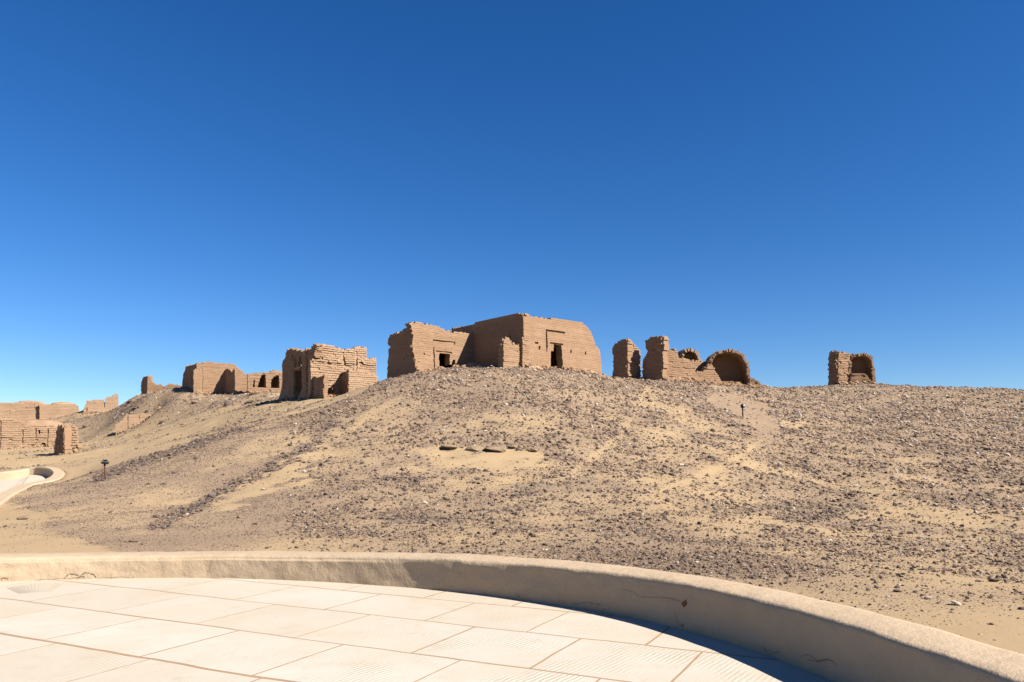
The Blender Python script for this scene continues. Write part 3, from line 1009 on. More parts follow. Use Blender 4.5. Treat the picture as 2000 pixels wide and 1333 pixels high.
brick_sz('side_wall', R3, [(0, zb3 - 2), (l3 - 1.3, zb3 - 2), (l3 - 1.3, zb3 + 0.8), (0, zb3 + 1.2)], mid, t=0.4, course=0.18, seed=24)
zr3 = FB.sz(650, 702)[1]
slab('roof', FB, 0.62, f3 - 0.42, 0.62, l3 - 0.7, zr3 - 0.2, zr3, mid)  # unseen slab added to shut the sun out of the interior
dl = LB.sz(582, 720)
v_ = LB
slab('door_lintel', LB, LB.sz(588.5, 720)[0], LB.sz(576, 720)[0], -0.12, 0.3, dl[1] - 0.12, dl[1] + 0.10, mid)
for poly_ in ([(565.5, 706), (574, 706), (572, 790), (562, 790)], [(589.5, 692), (597, 692), (598, 790), (589, 790)]):
    brick_px('door_pier', LB.shifted(-0.16), poly_, mid, t=0.2, course=0.16, gap=0.02, jit=0.03, seed=28)
slab('shade_wall', LB, 0.7, l3 - 0.6, 1.6, 1.8, zb3 - 2, zr3 - 0.1, mid, M_BRICK)  # blocking wall added behind the side door so the opening stays dark
# sloping plastered skirt at the foot of the shaded side
sk_v, sk_f = [], []
for k, s in enumerate(np.linspace(-0.1, l3, 24)):
    zb_ = gz(LB.pt(s, -0.5)) - 0.4
    ds = abs(s - LB.sz(582, 760)[0])
    hh = (0.75 + 0.5 * float(fbm(s, 1, 4, 2))) * min(1, max(0, ds - 0.35) / 0.5)
    for dep, z in ((-0.38 - 0.1 * float(vnoise(s * 2, 0, 3)), zb_), (-0.16, zb_ + 0.4 + hh * 0.4), (0.0, zb_ + 0.4 + hh), (0.3, zb_ + 0.45 + hh)):
        p = LB.pt(s, dep); sk_v.append((p[0], p[1], z))
    if k:
        for j in range(3):
            a = (k - 1) * 4 + j
            sk_f.append((a, a + 1, a + 5, a + 4))
py_mesh('plaster_skirt', sk_v, sk_f, M_BRICK, mid)
# its annex in front: low wall with a broken end and a stub
AN = FB.shifted(-1.5)
annex = root_at(AN, 'low_wall', 'low broken annex wall with ragged brick end in front of the ridged left flank tomb', 'wall')
brick_px('wall_face', AN, [(681, 727), (684, 722), (700, 722), (712, 724), (722, 728), (731, 733), (738, 737), (740, 800), (681, 800)], annex, t=0.45, course=0.15, jit=0.03, gap=0.02, seed=25, mat=M_BRICK_PALE)
AE = Plane(681, 1, 125); AE.o = AN.pt(AN.sz(681, 760)[0])
brick_px('wall_end', AE, [(681, 727), (664, 727), (661, 735), (657, 750), (656, 768), (656, 800), (681, 800)], annex, t=0.45, course=0.15, gap=0.04, jit=0.06, inset=0.10, seed=26)
SB = Plane(632, 54.2, 125.0)
stub2 = root_at(SB, 'low_wall', 'narrow brick stub at the foot of the near corner of the ridged left flank tomb', 'wall')
brick_px('wall_face', SB, [(606, 739), (612, 736), (620, 737), (632, 734), (632, 800), (605, 800)], stub2, t=0.32, course=0.15, gap=0.03, jit=0.05, seed=27)

# ---- group further back on the left
FC = Plane(384, 82.0, 30.0); LC = Plane(384, 82.0, 128.0)
blk = root_at(FC, 'mudbrick_tomb', 'square mud-brick tomb with dark left side, behind and left of the ridged flank tomb')
brick_px('front_wall', FC, [(384, 710), (395, 709), (412, 707), (425, 708), (438, 711), (450, 712), (457, 710), (459, 713), (465, 720), (466, 790), (378, 790), (378, 724), (384, 720)],
         blk, t=0.6, course=0.16, seed=31, grooves=[[(392, 719), (396, 719), (397, 735), (395, 766), (392, 766)]])
brick_px('side_wall', LC, [(384, 710), (372, 714), (362, 716), (360, 724), (357, 730), (355, 755), (352, 757), (351, 790), (384, 790)], blk, t=0.6, course=0.16, seed=32, bulge=0.09,
         holes=[[(363, 722), (364.5, 722), (364.5, 726), (363, 726)]])
zc = FC.sz(400, 770)[1]; fc_ = FC.sz(465, 720)[0]; lc_ = LC.sz(352, 757)[0]
brick_sz('rear_wall', FC.shifted(lc_), [(0, zc - 1), (fc_, zc - 1), (fc_, zc + 2.6), (0, zc + 2.9)], blk, t=0.5, course=0.2, seed=33)
slab('roof', FC, 0.6, fc_ - 0.3, 0.6, lc_, zc + 2.3, zc + 2.55, blk)
FD = Plane(459, 80.5, 30.0); LD = Plane(459, 80.5, 128.0)
ann2 = root_at(FD, 'ruined_annex', 'open ruined chamber with a square dark side wall, right of the square tomb', 'ruin')
brick_px('front_wall', FD, [(459, 720), (465, 720), (472, 724), (479, 731), (486, 735), (487, 780), (459, 780)], ann2, t=0.5, course=0.16, seed=34)
brick_px('side_wall', LD, [(459, 720), (452, 727), (448, 722), (440, 721), (430, 722), (423, 725), (421, 780), (459, 780)], ann2, t=0.5, course=0.16, seed=35)
FG = Plane(516, 78.5, 26.0)
ruin = root_at(FG, 'ruined_wall', 'ragged mud-brick wall with arched dark niches, beside the shaded side of the ridged tomb', 'ruin')
brick_px('wall_face', FG, [(484, 731), (495, 730), (497, 729), (505, 729), (515, 728), (528, 726), (535, 723), (545, 724), (552, 727), (562, 728), (562, 780), (484, 780)], ruin, t=0.5, course=0.15, seed=36, jit=0.03,
         holes=[[(503, 757), (507, 742), (511, 733), (516, 729.5), (519, 733), (520, 757)], [(529, 758), (530, 742), (536, 735), (545, 732), (546, 760)], [(494, 757), (495, 742), (498, 741), (498, 757)]])
BK = FG.shifted(1.6)
brick_px('rear_wall', BK, [(484, 736), (560, 736), (560, 785), (484, 785)], ruin, t=0.4, course=0.18, seed=37)
GS = Plane(0, 1, 116.0)
for k, pxs in enumerate((500, 523, 550)):
    GS = Plane(0, 1, 116.0); GS.o = FG.pt(FG.sz(pxs, 760)[0], 0.5)
    zz_ = FG.sz(520, 762)[1]
    brick_sz('cross_wall', GS, [(0, zz_ - 1), (1.2, zz_ - 1), (1.2, zz_ + 1.5), (0, zz_ + 1.6)], ruin, t=0.3, course=0.18, seed=38 + k)
slab('vault_remains', FG, FG.sz(503, 760)[0], FG.sz(550, 760)[0], 0.5, 1.6, FG.sz(520, 731)[1] - 0.1, FG.sz(520, 731)[1] + 0.1, ruin)
FE = Plane(288, 90.0, 12.0); LE = Plane(288, 90.0, 135.0)
ruinE = root_at(FE, 'ruined_wall', 'long low broken wall ending in a rounded pier, on the skyline left of the square tomb', 'ruin')
brick_px('wall_face', FE, [(288, 735), (292, 738), (297, 748), (303, 751), (313, 751), (318, 756), (325, 754), (330, 750), (340, 752), (352, 752), (354, 790), (288, 790)], ruinE, t=0.5, course=0.16, seed=41)
brick_px('end_pier', LE, [(288, 735), (283, 735), (278, 739), (276, 746), (275, 756), (275, 790), (288, 790)], ruinE, t=0.6, course=0.16, seed=42)

# ---- low wall in the sand
FW = Plane(268, 79.0, 18.0)
lowD = root_at(FW, 'ruined_wall', 'low cracked mud-brick wall half buried in the sandy slope above the left floodlight', 'ruin')
brick_px('wall_face', FW, [(226, 829), (236, 823), (243, 817), (248, 810), (265, 811), (280, 809), (293, 811), (306, 812), (308, 825), (312, 860), (226, 865)], lowD, t=0.5, course=0.16, seed=43, mat=M_BRICK_PALE,
         holes=[[(249, 808), (251.5, 808), (251.5, 845), (249, 845)], [(271, 806), (273, 806), (273, 818), (271, 818)]],
         grooves=[[(258, 830), (261, 828), (261, 838), (259, 845), (256, 846), (258, 838)]])

# ---- broken block near the path
FK = Plane(126, 62.0, 20.0); LK = Plane(126, 62.0, 140.0)
blkC = root_at(FK, 'ruined_tower', 'leaning broken brick block with fissured dark left face, above the walled path end', 'ruin')
brick_px('front_wall', FK, [(127, 830), (135, 828), (145, 833), (150, 838), (152, 860), (153, 870), (157, 915), (125, 915), (125, 850)], blkC, t=0.55, course=0.2, gap=0.05, jit=0.10, inset=0.14, seed=51, mat=M_BRICK_PALE)
brick_px('side_wall', LK, [(126, 832), (123, 838), (121, 832), (118.5, 829), (116, 836), (114, 830), (111, 836), (109, 846), (107, 862), (105, 915), (126, 915)], blkC, t=0.55, course=0.17, edge=0.09, loss=0.035, wave=0.06, seed=52, bulge=0.12,
         grooves=[[(112, 842), (113, 842), (112, 890), (110.5, 890)], [(118, 838), (119.2, 838), (118.4, 890), (117, 890)]])

# ---- domed tomb at the left edge


def dome(name, parent, x, y, z, rx, ry, h_, mat, ang=0, seed=0):
    vs, fs = [], []
    n, m = 28, 10
    ca, sa = math.cos(R(ang)), math.sin(R(ang))
    for j in range(m + 1):
        a = j / m * math.pi / 2
        for i in range(n):
            b_ = i / n * 2 * math.pi
            k = 1 + 0.16 * (float(fbm(math.cos(b_) * 2 + 9, math.sin(b_) * 2 + j * 0.4, seed, 3)) - 0.5) * 2
            u, v = rx * math.cos(a) ** 0.8 * math.cos(b_) * k, ry * math.cos(a) ** 0.8 * math.sin(b_) * k
            vs.append((x + u * ca - v * sa, y + u * sa + v * ca, z + h_ * math.sin(a) * k))
    for j in range(m):
        for i in range(n):
            fs.append((j * n + i, j * n + (i + 1) % n, (j + 1) * n + (i + 1) % n, (j + 1) * n + i))
    return py_mesh(name, vs, fs, mat, parent, smooth=True)


FH = Plane(50, 73.0, 22.0)
dom = root_at(FH, 'domed_tomb', 'pale domed mud-brick tomb with slit recesses at the left edge of the picture')
brick_px('front_wall', FH, [(-90, 824), (-40, 820), (0, 818.5), (20, 818.5), (40, 823), (50, 828), (75, 831), (100, 831), (112, 833), (113, 900), (-90, 905)], dom, t=0.6, course=0.17, gap=0.03, jit=0.03, inset=0.14, seed=61, mat=M_BRICK_PALE,
         holes=[[(75, 841), (78, 841), (78, 848), (75, 848)], [(78, 874), (80, 868), (84, 864.5), (88, 867), (91, 874)]],
         grooves=[[(43, 841), (45, 838), (46, 842), (45.5, 868), (42, 868), (43.5, 855)], [(69, 836), (72, 836), (71, 850), (70.5, 870), (68.5, 870), (69.5, 850)], [(93, 838), (95.5, 838), (94.5, 855), (93, 872), (91, 872), (93, 855)], [(0, 822), (3, 822), (1.5, 890), (0, 890)]])
hs0, hs1 = FH.sz(-90, 850)[0], FH.sz(113, 850)[0]
zd = FH.sz(50, 870)[1]
brick_sz('rear_wall', FH.shifted(5.5), [(hs0, zd - 1), (hs1, zd - 1), (hs1, zd + 1.7), (hs0, zd + 1.7)], dom, t=0.5, course=0.22, seed=62)
HS = Plane(0, 1, 112); HS.o = FH.pt(hs1 - 0.55, 0.6)
brick_sz('side_wall', HS, [(0, zd - 1), (5, zd - 1), (5, zd + 1.7), (0, zd + 1.8)], dom, t=0.5, course=0.2, seed=63, mat=M_BRICK_PALE)
slab('roof', FH, hs0, hs1 - 0.6, 0.6, 5.4, zd + 1.45, zd + 1.7, dom, M_BRICK_PALE)
pq = FH.pt(FH.sz(74, 850)[0], 2.3)
dome('dome', dom, pq[0], pq[1], zd + 1.5, 2.25, 1.9, 1.0, M_BRICK, 8, 3)
FHs = Plane(0, 1, -35.0)

# ---- far tombs on the left skyline
FA1 = Plane(45, 108.0, 20.0)
farA = root_at(FA1, 'domed_tomb', 'far low domed tomb on the skyline at the left picture edge')
brick_px('front_wall', FA1, [(-60, 790), (0, 787.5), (18, 788), (30, 786.5), (75, 786), (77, 830), (-60, 835)], farA, t=0.6, course=0.2, gap=0.03, seed=71, mat=M_BRICK_PALE,
         holes=[[(50, 796.5), (52, 796.5), (52, 799), (50, 799)]], grooves=[[(19, 790), (21, 790), (18, 812), (16, 812)], [(67, 789), (68.3, 789), (68, 808), (66.5, 808)]])
s0, s1 = FA1.sz(-60, 800)[0], FA1.sz(77, 800)[0]; zf = FA1.sz(40, 787)[1]
slab('roof', FA1, s0, s1, 0.6, 5, zf - 0.5, zf - 0.06, farA, M_BRICK_PALE)
XW = Plane(0, 1, 110); XW.o = FA1.pt(s1 - 0.5, 0.6)
brick_sz('side_wall', XW, [(0, zf - 4), (4.5, zf - 4), (4.5, zf - 0.1), (0, zf - 0.05)], farA, t=0.45, course=0.2, seed=74, mat=M_BRICK_PALE)
pq = FA1.pt(FA1.sz(52, 800)[0], 2.2)
dome('dome', farA, pq[0], pq[1], zf - 0.2, 2.0, 1.9, 0.62, M_PLASTER, 4, 5)
FA2 = Plane(115, 109.0, 20.0)
farB = root_at(FA2, 'domed_tomb', 'far low domed tomb on the skyline between the left edge tomb and the ragged ruin')
brick_px('front_wall', FA2, [(77, 789), (95, 790.5), (147, 789), (149, 800), (149, 830), (77, 830)], farB, t=0.6, course=0.2, gap=0.02, seed=72, mat=M_BRICK_PALE)
s0, s1 = FA2.sz(77, 800)[0], FA2.sz(149, 800)[0]; zf = FA2.sz(110, 790)[1]
slab('roof', FA2, s0, s1 - 0.7, 0.6, 5, zf - 0.5, zf - 0.06, farB, M_BRICK_PALE)
XW = Plane(0, 1, 110); XW.o = FA2.pt(s1 - 0.5, 0.6)
brick_sz('side_wall', XW, [(0, zf - 4), (4.5, zf - 4), (4.5, zf - 0.1), (0, zf - 0.05)], farB, t=0.45, course=0.2, seed=75, mat=M_BRICK_PALE)
pq = FA2.pt(FA2.sz(118, 800)[0], 2.2)
dome('dome', farB, pq[0], pq[1], zf - 0.2, 1.7, 1.9, 0.68, M_PLASTER, 2, 6)
FA3 = Plane(200, 107.0, 18.0)
farC = root_at(FA3, 'ruined_wall', 'far ragged stepped ruin on the skyline above the low buried wall', 'ruin')
brick_px('wall_face', FA3, [(163, 800), (167, 791), (169, 783), (180, 782), (190, 780.5), (200, 782), (202, 787), (203.5, 787), (205, 780), (209, 776), (214, 775.5), (217, 777), (222, 771), (230, 769), (231, 830), (163, 830)],
         farC, t=0.5, course=0.18, seed=73, mat=M_BRICK_PALE, inset=0.14, grooves=[[(201.6, 780), (204.2, 780), (204.7, 796), (201.6, 796)], [(168, 798), (171, 796), (170, 806), (168, 806)]], holes=[[(184, 785), (186, 785), (186, 788), (184, 788)]])

# ---- right: two tall piers with the low wall and the vaults
KF = Plane(1225, 59.0, ANG); KL = Plane(1225, 59.0, ANG + 90)
pierK = root_at(KF, 'ruined_pier', 'tall ruined brick pier standing apart just right of the largest tomb', 'ruin')
brick_px('front_wall', KF, [(1224, 664), (1229, 663), (1235, 667), (1238, 672), (1245, 679), (1250, 683), (1252, 692), (1252, 710), (1254, 765), (1225, 765)], pierK, t=0.6, course=0.17, gap=0.03, jit=0.06, inset=0.1, edge=0.09, loss=0.035, wave=0.06, seed=81)
brick_px('side_wall', KL, [(1225, 664), (1217, 665), (1208, 665), (1203, 671), (1198, 675), (1197, 690), (1197, 728), (1192, 765), (1225, 765)], pierK, t=0.6, course=0.15, edge=0.10, loss=0.02, wave=0.05, seed=82, bulge=0.14)
LFp = Plane(1294, 58.0, ANG); LLp = Plane(1294, 58.0, ANG + 90)
pierL = root_at(LFp, 'ruined_pier', 'tall ruined brick pier with ragged stepped edge at the left end of the low wall', 'ruin')
brick_px('front_wall', LFp, [(1291, 657), (1298, 661), (1302, 669), (1304, 680), (1306, 765), (1293, 765), (1294, 700)], pierL, t=0.6, course=0.17, gap=0.04, jit=0.06, inset=0.1, edge=0.09, loss=0.035, wave=0.06, seed=83)
brick_px('side_wall', LLp, [(1294, 658), (1280, 659), (1270, 660), (1268, 663), (1264, 664), (1259, 668), (1259, 679), (1263, 685), (1262, 691), (1258, 700), (1255, 708), (1254, 765), (1294, 765)], pierL, t=0.6, course=0.15, edge=0.10, loss=0.02, wave=0.05, seed=84, bulge=0.16)
MF = Plane(1304, 58.9, 22.0)
lowM = root_at(MF, 'ruined_wall', 'long low eroded brick wall between the right pier and the big open vault', 'ruin')
brick_px('wall_face', MF, [(1302, 686), (1312, 684), (1320, 683), (1323, 692), (1327, 700), (1331, 702), (1334, 700), (1344, 702), (1347, 707), (1352, 711), (1357, 716), (1359, 726), (1368, 727), (1376, 726), (1380, 718), (1384, 713),
                           (1391, 713), (1396, 722), (1402, 735), (1409, 745), (1412, 775), (1302, 775)], lowM, t=0.6, course=0.15, jit=0.035, gap=0.018, edge=0.09, loss=0.035, wave=0.06, seed=85, mat=M_BRICK)


def vault(name, parent, cx_px, spring_px, r_px, depth_y, ang, length, ring, rise=1.0, seed=0, sq=1.0, back=True, a0=0, a1=180):
    """barrel vault of brick voussoirs with an open mouth and a back wall"""
    P = Plane(cx_px, depth_y, ang)
    s0, z0 = P.sz(cx_px, spring_px)
    rad = abs(P.sz(cx_px + r_px, spring_px)[0] - s0)
    rg = np.random.default_rng(seed)
    V_, F_, T_ = [], [], []

    def cs(a):
        c_, s_ = math.cos(a), math.sin(a)
        k = 1 + 0.05 * (float(fbm(a * 2.2, seed, seed, 3)) - 0.5) * 2
        return math.copysign(abs(c_) ** sq, c_) * k, math.copysign(abs(s_) ** sq, s_) * k

    def add(c8):
        n0 = len(V_) * 8
        V_.append(c8); F_.append(BOXF + n0); T_.extend([rg.uniform(0, 1)] * 8)
    nr = int(math.pi * rad / 0.13)
    nl = max(2, int(length / 0.4))
    for k in range(nr):
        aa0, aa1 = math.pi * k / nr, math.pi * (k + 1) / nr
        if not (R(a0) <= aa0 <= R(a1)): continue
        for l in range(nl):
            d0 = length * l / nl + (rg.uniform(-0.16, 0.16) if l == 0 else 0); d1 = length * (l + 1) / nl + 0.01
            ro = rad + rg.uniform(-0.07, 0.06); ri = rad - ring + rg.uniform(-0.01, 0.02)
            c8 = []
            g = 0.05 * (aa1 - aa0) if l else 0.14 * (aa1 - aa0)
            for rr_ in (ri, ro):
                for (a, d) in ((aa0 + g, d0), (aa1 - g, d0), (aa1 - g, d1), (aa0 + g, d1)):
                    p = P.pt(s0 + rr_ * cs(a)[0], d)
                    c8.append((p[0], p[1], z0 + rise * rr_ * cs(a)[1]))
            add(c8)
        # sealing core
        c8 = []
        for rr_ in (rad - ring * 0.75, rad - ring * 0.25):
            for (a, d) in ((aa0 - 0.01, 0.18), (aa1 + 0.01, 0.18), (aa1 + 0.01, length), (aa0 - 0.01, length)):
                p = P.pt(s0 + rr_ * cs(a)[0], d)
                c8.append((p[0], p[1], z0 + rise * rr_ * cs(a)[1]))
        add(c8)
    np_mesh(name, np.array(V_).reshape(-1, 3), np.vstack(F_), M_BRICK_PALE, parent, attrs={'tint': T_})
    if back:
        arc = [(s0 + (rad - 0.06) * cs(a)[0], z0 + rise * (rad - 0.06) * cs(a)[1]) for a in np.linspace(0, math.pi, 20)]
        brick_sz('back_wall', P.shifted(length - 0.3), [(s0 + rad, z0 - 2.2)] + arc + [(s0 - rad, z0 - 2.2)], parent, t=0.4, course=0.15, seed=seed + 3)
    return P, s0, z0, rad


brick_px('rear_wall', MF.shifted(1.7), [(1326, 706), (1340, 704), (1362, 705), (1384, 707), (1384, 775), (1326, 775)], lowM, t=0.4, course=0.16, seed=86)
vs_ = root_at(MF, 'ruined_vault', 'small broken brick vault peeping over the low wall beside the right pier', 'ruin')
vault('vault', vs_, 1349, 706, 20, 62.5, 10.0, 1.2, 0.22, rise=1.25, seed=91)
big = root_at(MF, 'ruined_vault', 'big open brick vault with a dark hollow, at the right end of the low wall', 'ruin')
Pv, sv0, zv0, rv = vault('vault', big, 1424, 722, 40, 61.0, -4.0, 2.1, 0.24, rise=1.0, seed=92, sq=0.85)
for sg, nm in ((-1, 'side_wall'), (1, 'side_wall')):
    W = Plane(0, 1, 86.0)
    W.o = Pv.pt(sv0 + sg * (rv - 0.24) + (0 if sg > 0 else 0), 0.0)
    W.n = Pv.e * sg
    brick_sz(nm, W, [(0.02, zv0 - 2.4), (2.1, zv0 - 2.4), (2.1, zv0 + 0.03), (0.02, zv0 + 0.03)], big, t=0.26, course=0.15, jit=0.02, seed=94 + sg)
brick_px('front_wall', Pv.shifted(-0.15), [(1462, 732), (1467, 737), (1473, 739), (1480, 745), (1487, 750), (1492, 756), (1492, 775), (1462, 775)], big, t=0.6, course=0.15, jit=0.05, gap=0.03, edge=0.09, loss=0.035, wave=0.06, seed=97)
brick_px('sill_wall', Pv.shifted(-0.1), [(1396, 752), (1402, 746), (1430, 746), (1446, 747), (1448, 752), (1450, 775), (1396, 775)], big, t=0.5, course=0.14, jit=0.05, gap=0.03, edge=0.09, loss=0.035, wave=0.06, seed=98)

# ---- lone ruin on the right skyline
QF = Plane(1638, 68.0, 24.0); QL = Plane(1638, 68.0, 150.0)
lone = root_at(QF, 'ruined_tomb', 'lone ruined brick tomb with half a vault left, on the bare right skyline', 'ruin')
brick_px('front_wall', QF, [(1634, 689), (1640, 687), (1655, 689), (1662, 693), (1661, 705), (1657, 720), (1655, 745), (1655, 775), (1637, 775), (1637, 722), (1633, 716)], lone, t=0.7, course=0.16, gap=0.04, jit=0.05, inset=0.1, edge=0.09, loss=0.035, wave=0.06, seed=101)
brick_px('side_wall', QL, [(1638, 688), (1630, 686), (1623, 687), (1619, 692), (1618, 700), (1618, 775), (1638, 775)], lone, t=0.7, course=0.16, gap=0.035, jit=0.05, inset=0.1, edge=0.09, loss=0.035, wave=0.06, seed=102)
Pq, sq0, zq0, rq = vault('vault', lone, 1683, 719, 25, 69.2, -6.0, 1.7, 0.22, rise=1.2, seed=103, sq=0.6)
for sg in (-1, 1):
    W = Plane(0, 1, 84.0); W.o = Pq.pt(sq0 + sg * (rq - 0.22), 0); W.n = Pq.e * sg
    brick_sz('side_wall', W, [(0.02, zq0 - 2.4), (1.7, zq0 - 2.4), (1.7, zq0 + 0.03), (0.02, zq0 + 0.03)], lone, t=0.3, course=0.16, jit=0.05, gap=0.03, seed=105 + sg)
brick_px('sill_wall', Pq.shifted(-0.25), [(1662, 732), (1667, 730), (1688, 731), (1694, 735), (1699, 743), (1704, 752), (1706, 775), (1660, 775)], lone, t=0.5, course=0.15, jit=0.05, gap=0.035, edge=0.09, loss=0.035, wave=0.06, seed=108)

# ------------------------------------------------------------------ far walled end of the path on the left
zfl = zkerb - KERB_H
kv, kf = [], []
prof = [(0.0, -0.5), (0.0, KERB_H - 0.06), (0.04, KERB_H), (0.42, KERB_H), (0.46, KERB_H - 0.05), (0.46, -0.3)]
for i in range(len(pw)):
    for (o_, h_) in prof:
        q = pw[i, :2] + nin[i] * (0.46 - o_) * 1.0
        kv.append((q[0], q[1], zfl[i] + h_))
kn = len(prof)
for i in range(len(pw) - 1):
    for j in range(kn - 1):
        a = i * kn + j
        kf.append((a, a + kn, a + kn + 1, a + 1))
kerb = py_mesh('path_kerb', kv, kf, M_WALL)
tag(kerb, 'low rounded plastered kerb wall enclosing the end of the paved path at the left edge', 'wall')
inner = pw[:, :2] + nin * 0.4
h_ = len(inner) // 2
pv_, pf_ = [], []
L1 = inner[:h_]; L2 = inner[::-1][:h_]
z1 = zfl[:h_]; z2 = zfl[::-1][:h_]
for i in range(h_):
    for f in np.linspace(0, 1, 7):
        q = L1[i] * (1 - f) + L2[i] * f
        pv_.append((q[0], q[1], (z1[i] * (1 - f) + z2[i] * f)))
for i in range(h_ - 1):
    for j in range(6):
        a = i * 7 + j
        pf_.append((a, a + 1, a + 8, a + 7))
path = py_mesh('path', pv_, pf_, M_PATH, smooth=True)
tag(path, kind='structure')

# ------------------------------------------------------------------ floodlights


def box_mesh(name, sx, sy, sz, mat, parent, loc, rot=(0, 0, 0), bev=0.006, taper=1.0):
    import bmesh
    bm = bmesh.new()
    bmesh.ops.create_cube(bm, size=1)
    for v in bm.verts:
        k = taper if v.co.y > 0 else 1.0
        v.co = (v.co.x * sx * k, v.co.y * sy, v.co.z * sz * k)
    bmesh.ops.bevel(bm, geom=bm.edges[:], offset=bev, segments=2, affect='EDGES')
    me = bpy.data.meshes.new(name); bm.to_mesh(me); bm.free()
    me.materials.append(mat)
    o = bpy.data.objects.new(name, me); COL.objects.link(o)
    o.parent = parent; o.location = loc; o.rotation_euler = rot
    return o


def tube(name, pts, r_, mat, parent, n=8):
    vs, fs = [], []
    P = [Vector(p) for p in pts]
    for i, p in enumerate(P):
        d = (P[min(i + 1, len(P) - 1)] - P[max(i - 1, 0)]).normalized()
        a = d.orthogonal().normalized(); b_ = d.cross(a)
        for k in range(n):
            an = 2 * math.pi * k / n
            vs.append(p + (a * math.cos(an) + b_ * math.sin(an)) * r_)
        if i:
            for k in range(n):
                fs.append(((i - 1) * n + k, (i - 1) * n + (k + 1) % n, i * n + (k + 1) % n, i * n + k))
    fs.append(tuple(range(n))[::-1]); fs.append(tuple(range(len(vs) - n, len(vs))))
    return py_mesh(name, vs, fs, mat, parent, smooth=True)


x, y, z = hit(1451, 815)
k = y / F_PX
fl1 = thing('floodlight', 'black floodlight on a straight thin post alone on the right slope', 'floodlight', (x, y, z))
tube('post', [(0, 0, -0.2), (0, 0, 19 * k)], 1.35 * k, M_BLACK, fl1)
hd = box_mesh('lamp_head', 7.4 * k, 6.5 * k, 6.6 * k, M_BLACK, fl1, (0.9 * k, 0, 22.0 * k), (R(-14), 0, R(35)), 0.012, taper=0.75)
box_mesh('lamp_glass', 5.6 * k, 0.012, 4.6 * k, M_GLASS, hd, (0, -3.3 * k, 0), bev=0.003)
tube('bracket', [(-3.9 * k, 0, 22 * k), (-3.9 * k, 0, 18.6 * k), (0, 0, 18.2 * k), (3.9 * k, 0, 18.6 * k), (3.9 * k, 0, 22 * k)], 0.5 * k, M_BLACK, fl1, 6)

x, y, z = hit(207, 940)
k = y / F_PX
fl2 = thing('floodlight', 'black floodlight on a rusty leaning post near the walled path end', 'floodlight', (x, y, z))
tube('post', [(0.0, 0, -0.15), (-5.5 * k, 0, 32 * k)], 1.5 * k, M_RUST, fl2)
tube('bracket', [(-6.5 * k, 0, 33 * k), (-5.6 * k, 0, 29.5 * k), (-4 * k, 0.0, 28.5 * k), (-2.6 * k, 0, 31 * k)], 0.9 * k, M_BLACK, fl2, 6)
hd = box_mesh('lamp_head', 12.5 * k, 8 * k, 4.0 * k, M_BLACK, fl2, (-4.0 * k, -0.02, 34.5 * k), (R(12), R(4), R(15)), 0.01)
box_mesh('lamp_glass', 9.5 * k, 6 * k, 0.010, M_GLASS, hd, (0, 0, 2.05 * k), bev=0.003)
box_mesh('lamp_housing', 7.0 * k, 5.5 * k, 3.4 * k, M_BLACK, hd, (0.3 * k, 0.5 * k, 3.4 * k), bev=0.012)
tube('cable', [(-9 * k, 0, 31 * k), (-10.4 * k, 0.01, 24 * k), (-9.6 * k, 0.02, 14 * k), (-8.8 * k, 0, 0)], 0.22 * k, M_BLACK, fl2, 5)
vsx, fsx = [], []
box_mesh('concrete_footing', 9 * k, 8 * k, 6 * k, M_CONC, fl2, (0.5 * k, 0, -0.5 * k), (0.1, 0.1, 0.4), 0.03)

# ------------------------------------------------------------------ stones


def ico(sub):
    import bmesh
    bm = bmesh.new()
    bmesh.ops.create_icosphere(bm, subdivisions=sub, radius=1)
    v = np.array([q.co[:] for q in bm.verts]); f = np.array([[q.index for q in p.verts] for p in bm.faces])
    bm.free()
    return v, f


OCT = (np.array([[1, 0, 0], [-1, 0, 0], [0, 1, 0], [0, -1, 0], [0, 0, 1], [0, 0, -1.0]]),
       np.array([[0, 2, 4], [2, 1, 4], [1, 3, 4], [3, 0, 4], [2, 0, 5], [1, 2, 5], [3, 1, 5], [0, 3, 5]]))
ICO1 = ico(1); ICO2 = ico(2)


def angular(v, rg, cuts=7):
    """chip a ball into an angular stone with flat facets"""
    v = v.copy()
    for _ in range(cuts):
        n_ = rg.normal(size=3); n_ /= np.linalg.norm(n_)
        h_ = rg.uniform(0.45, 0.85)
        d = v @ n_
        v -= np.maximum(d - h_, 0)[:, None] * n_
    return v


TERR_STEP = 0.3


def normals(x, y):
    e = 0.25
    dx = (terrain(x + e, y) - terrain(x - e, y)) / (2 * e); dy = (terrain(x, y + e) - terrain(x, y - e)) / (2 * e)
    n_ = np.stack([-dx, -dy, np.ones_like(dx)], -1)
    return n_ / np.linalg.norm(n_, axis=1)[:, None]


bands = [(6, 11, 0.012, 0.16), (11, 16, 0.014, 0.28), (16, 22, 0.020, 0.38), (22, 30, 0.027, 0.44), (30, 39, 0.035, 0.48), (39, 52, 0.044, 0.52), (52, 70, 0.06, 0.42), (70, 112, 0.09, 0.42)]
SX, SY, SS = [], [], []
for (y0, y1, smin, covr) in bands:
    w0 = y1 * 0.80
    area = 2 * w0 * (y1 - y0)
    dens = 1.35 * covr / (2.6 * smin ** 2)
    n_ = int(area * dens)
    xx = RNG.uniform(-w0, w0, n_); yy = RNG.uniform(y0, y1, n_)
    # sizes: power law
    u = RNG.uniform(0, 1, n_)
    sm_ = np.interp(yy, [8, 16, 26, 40], [0.08, 0.14, 0.22, 0.30])
    ss = smin * (1 - u * (1 - (smin / sm_) ** 2.1)) ** (-1 / 2.1)
    px0 = 1000 + F_PX * xx / yy
    keep = (px0 > -260) & (px0 < 2260)
    SX.append(xx[keep]); SY.append(yy[keep]); SS.append(ss[keep])
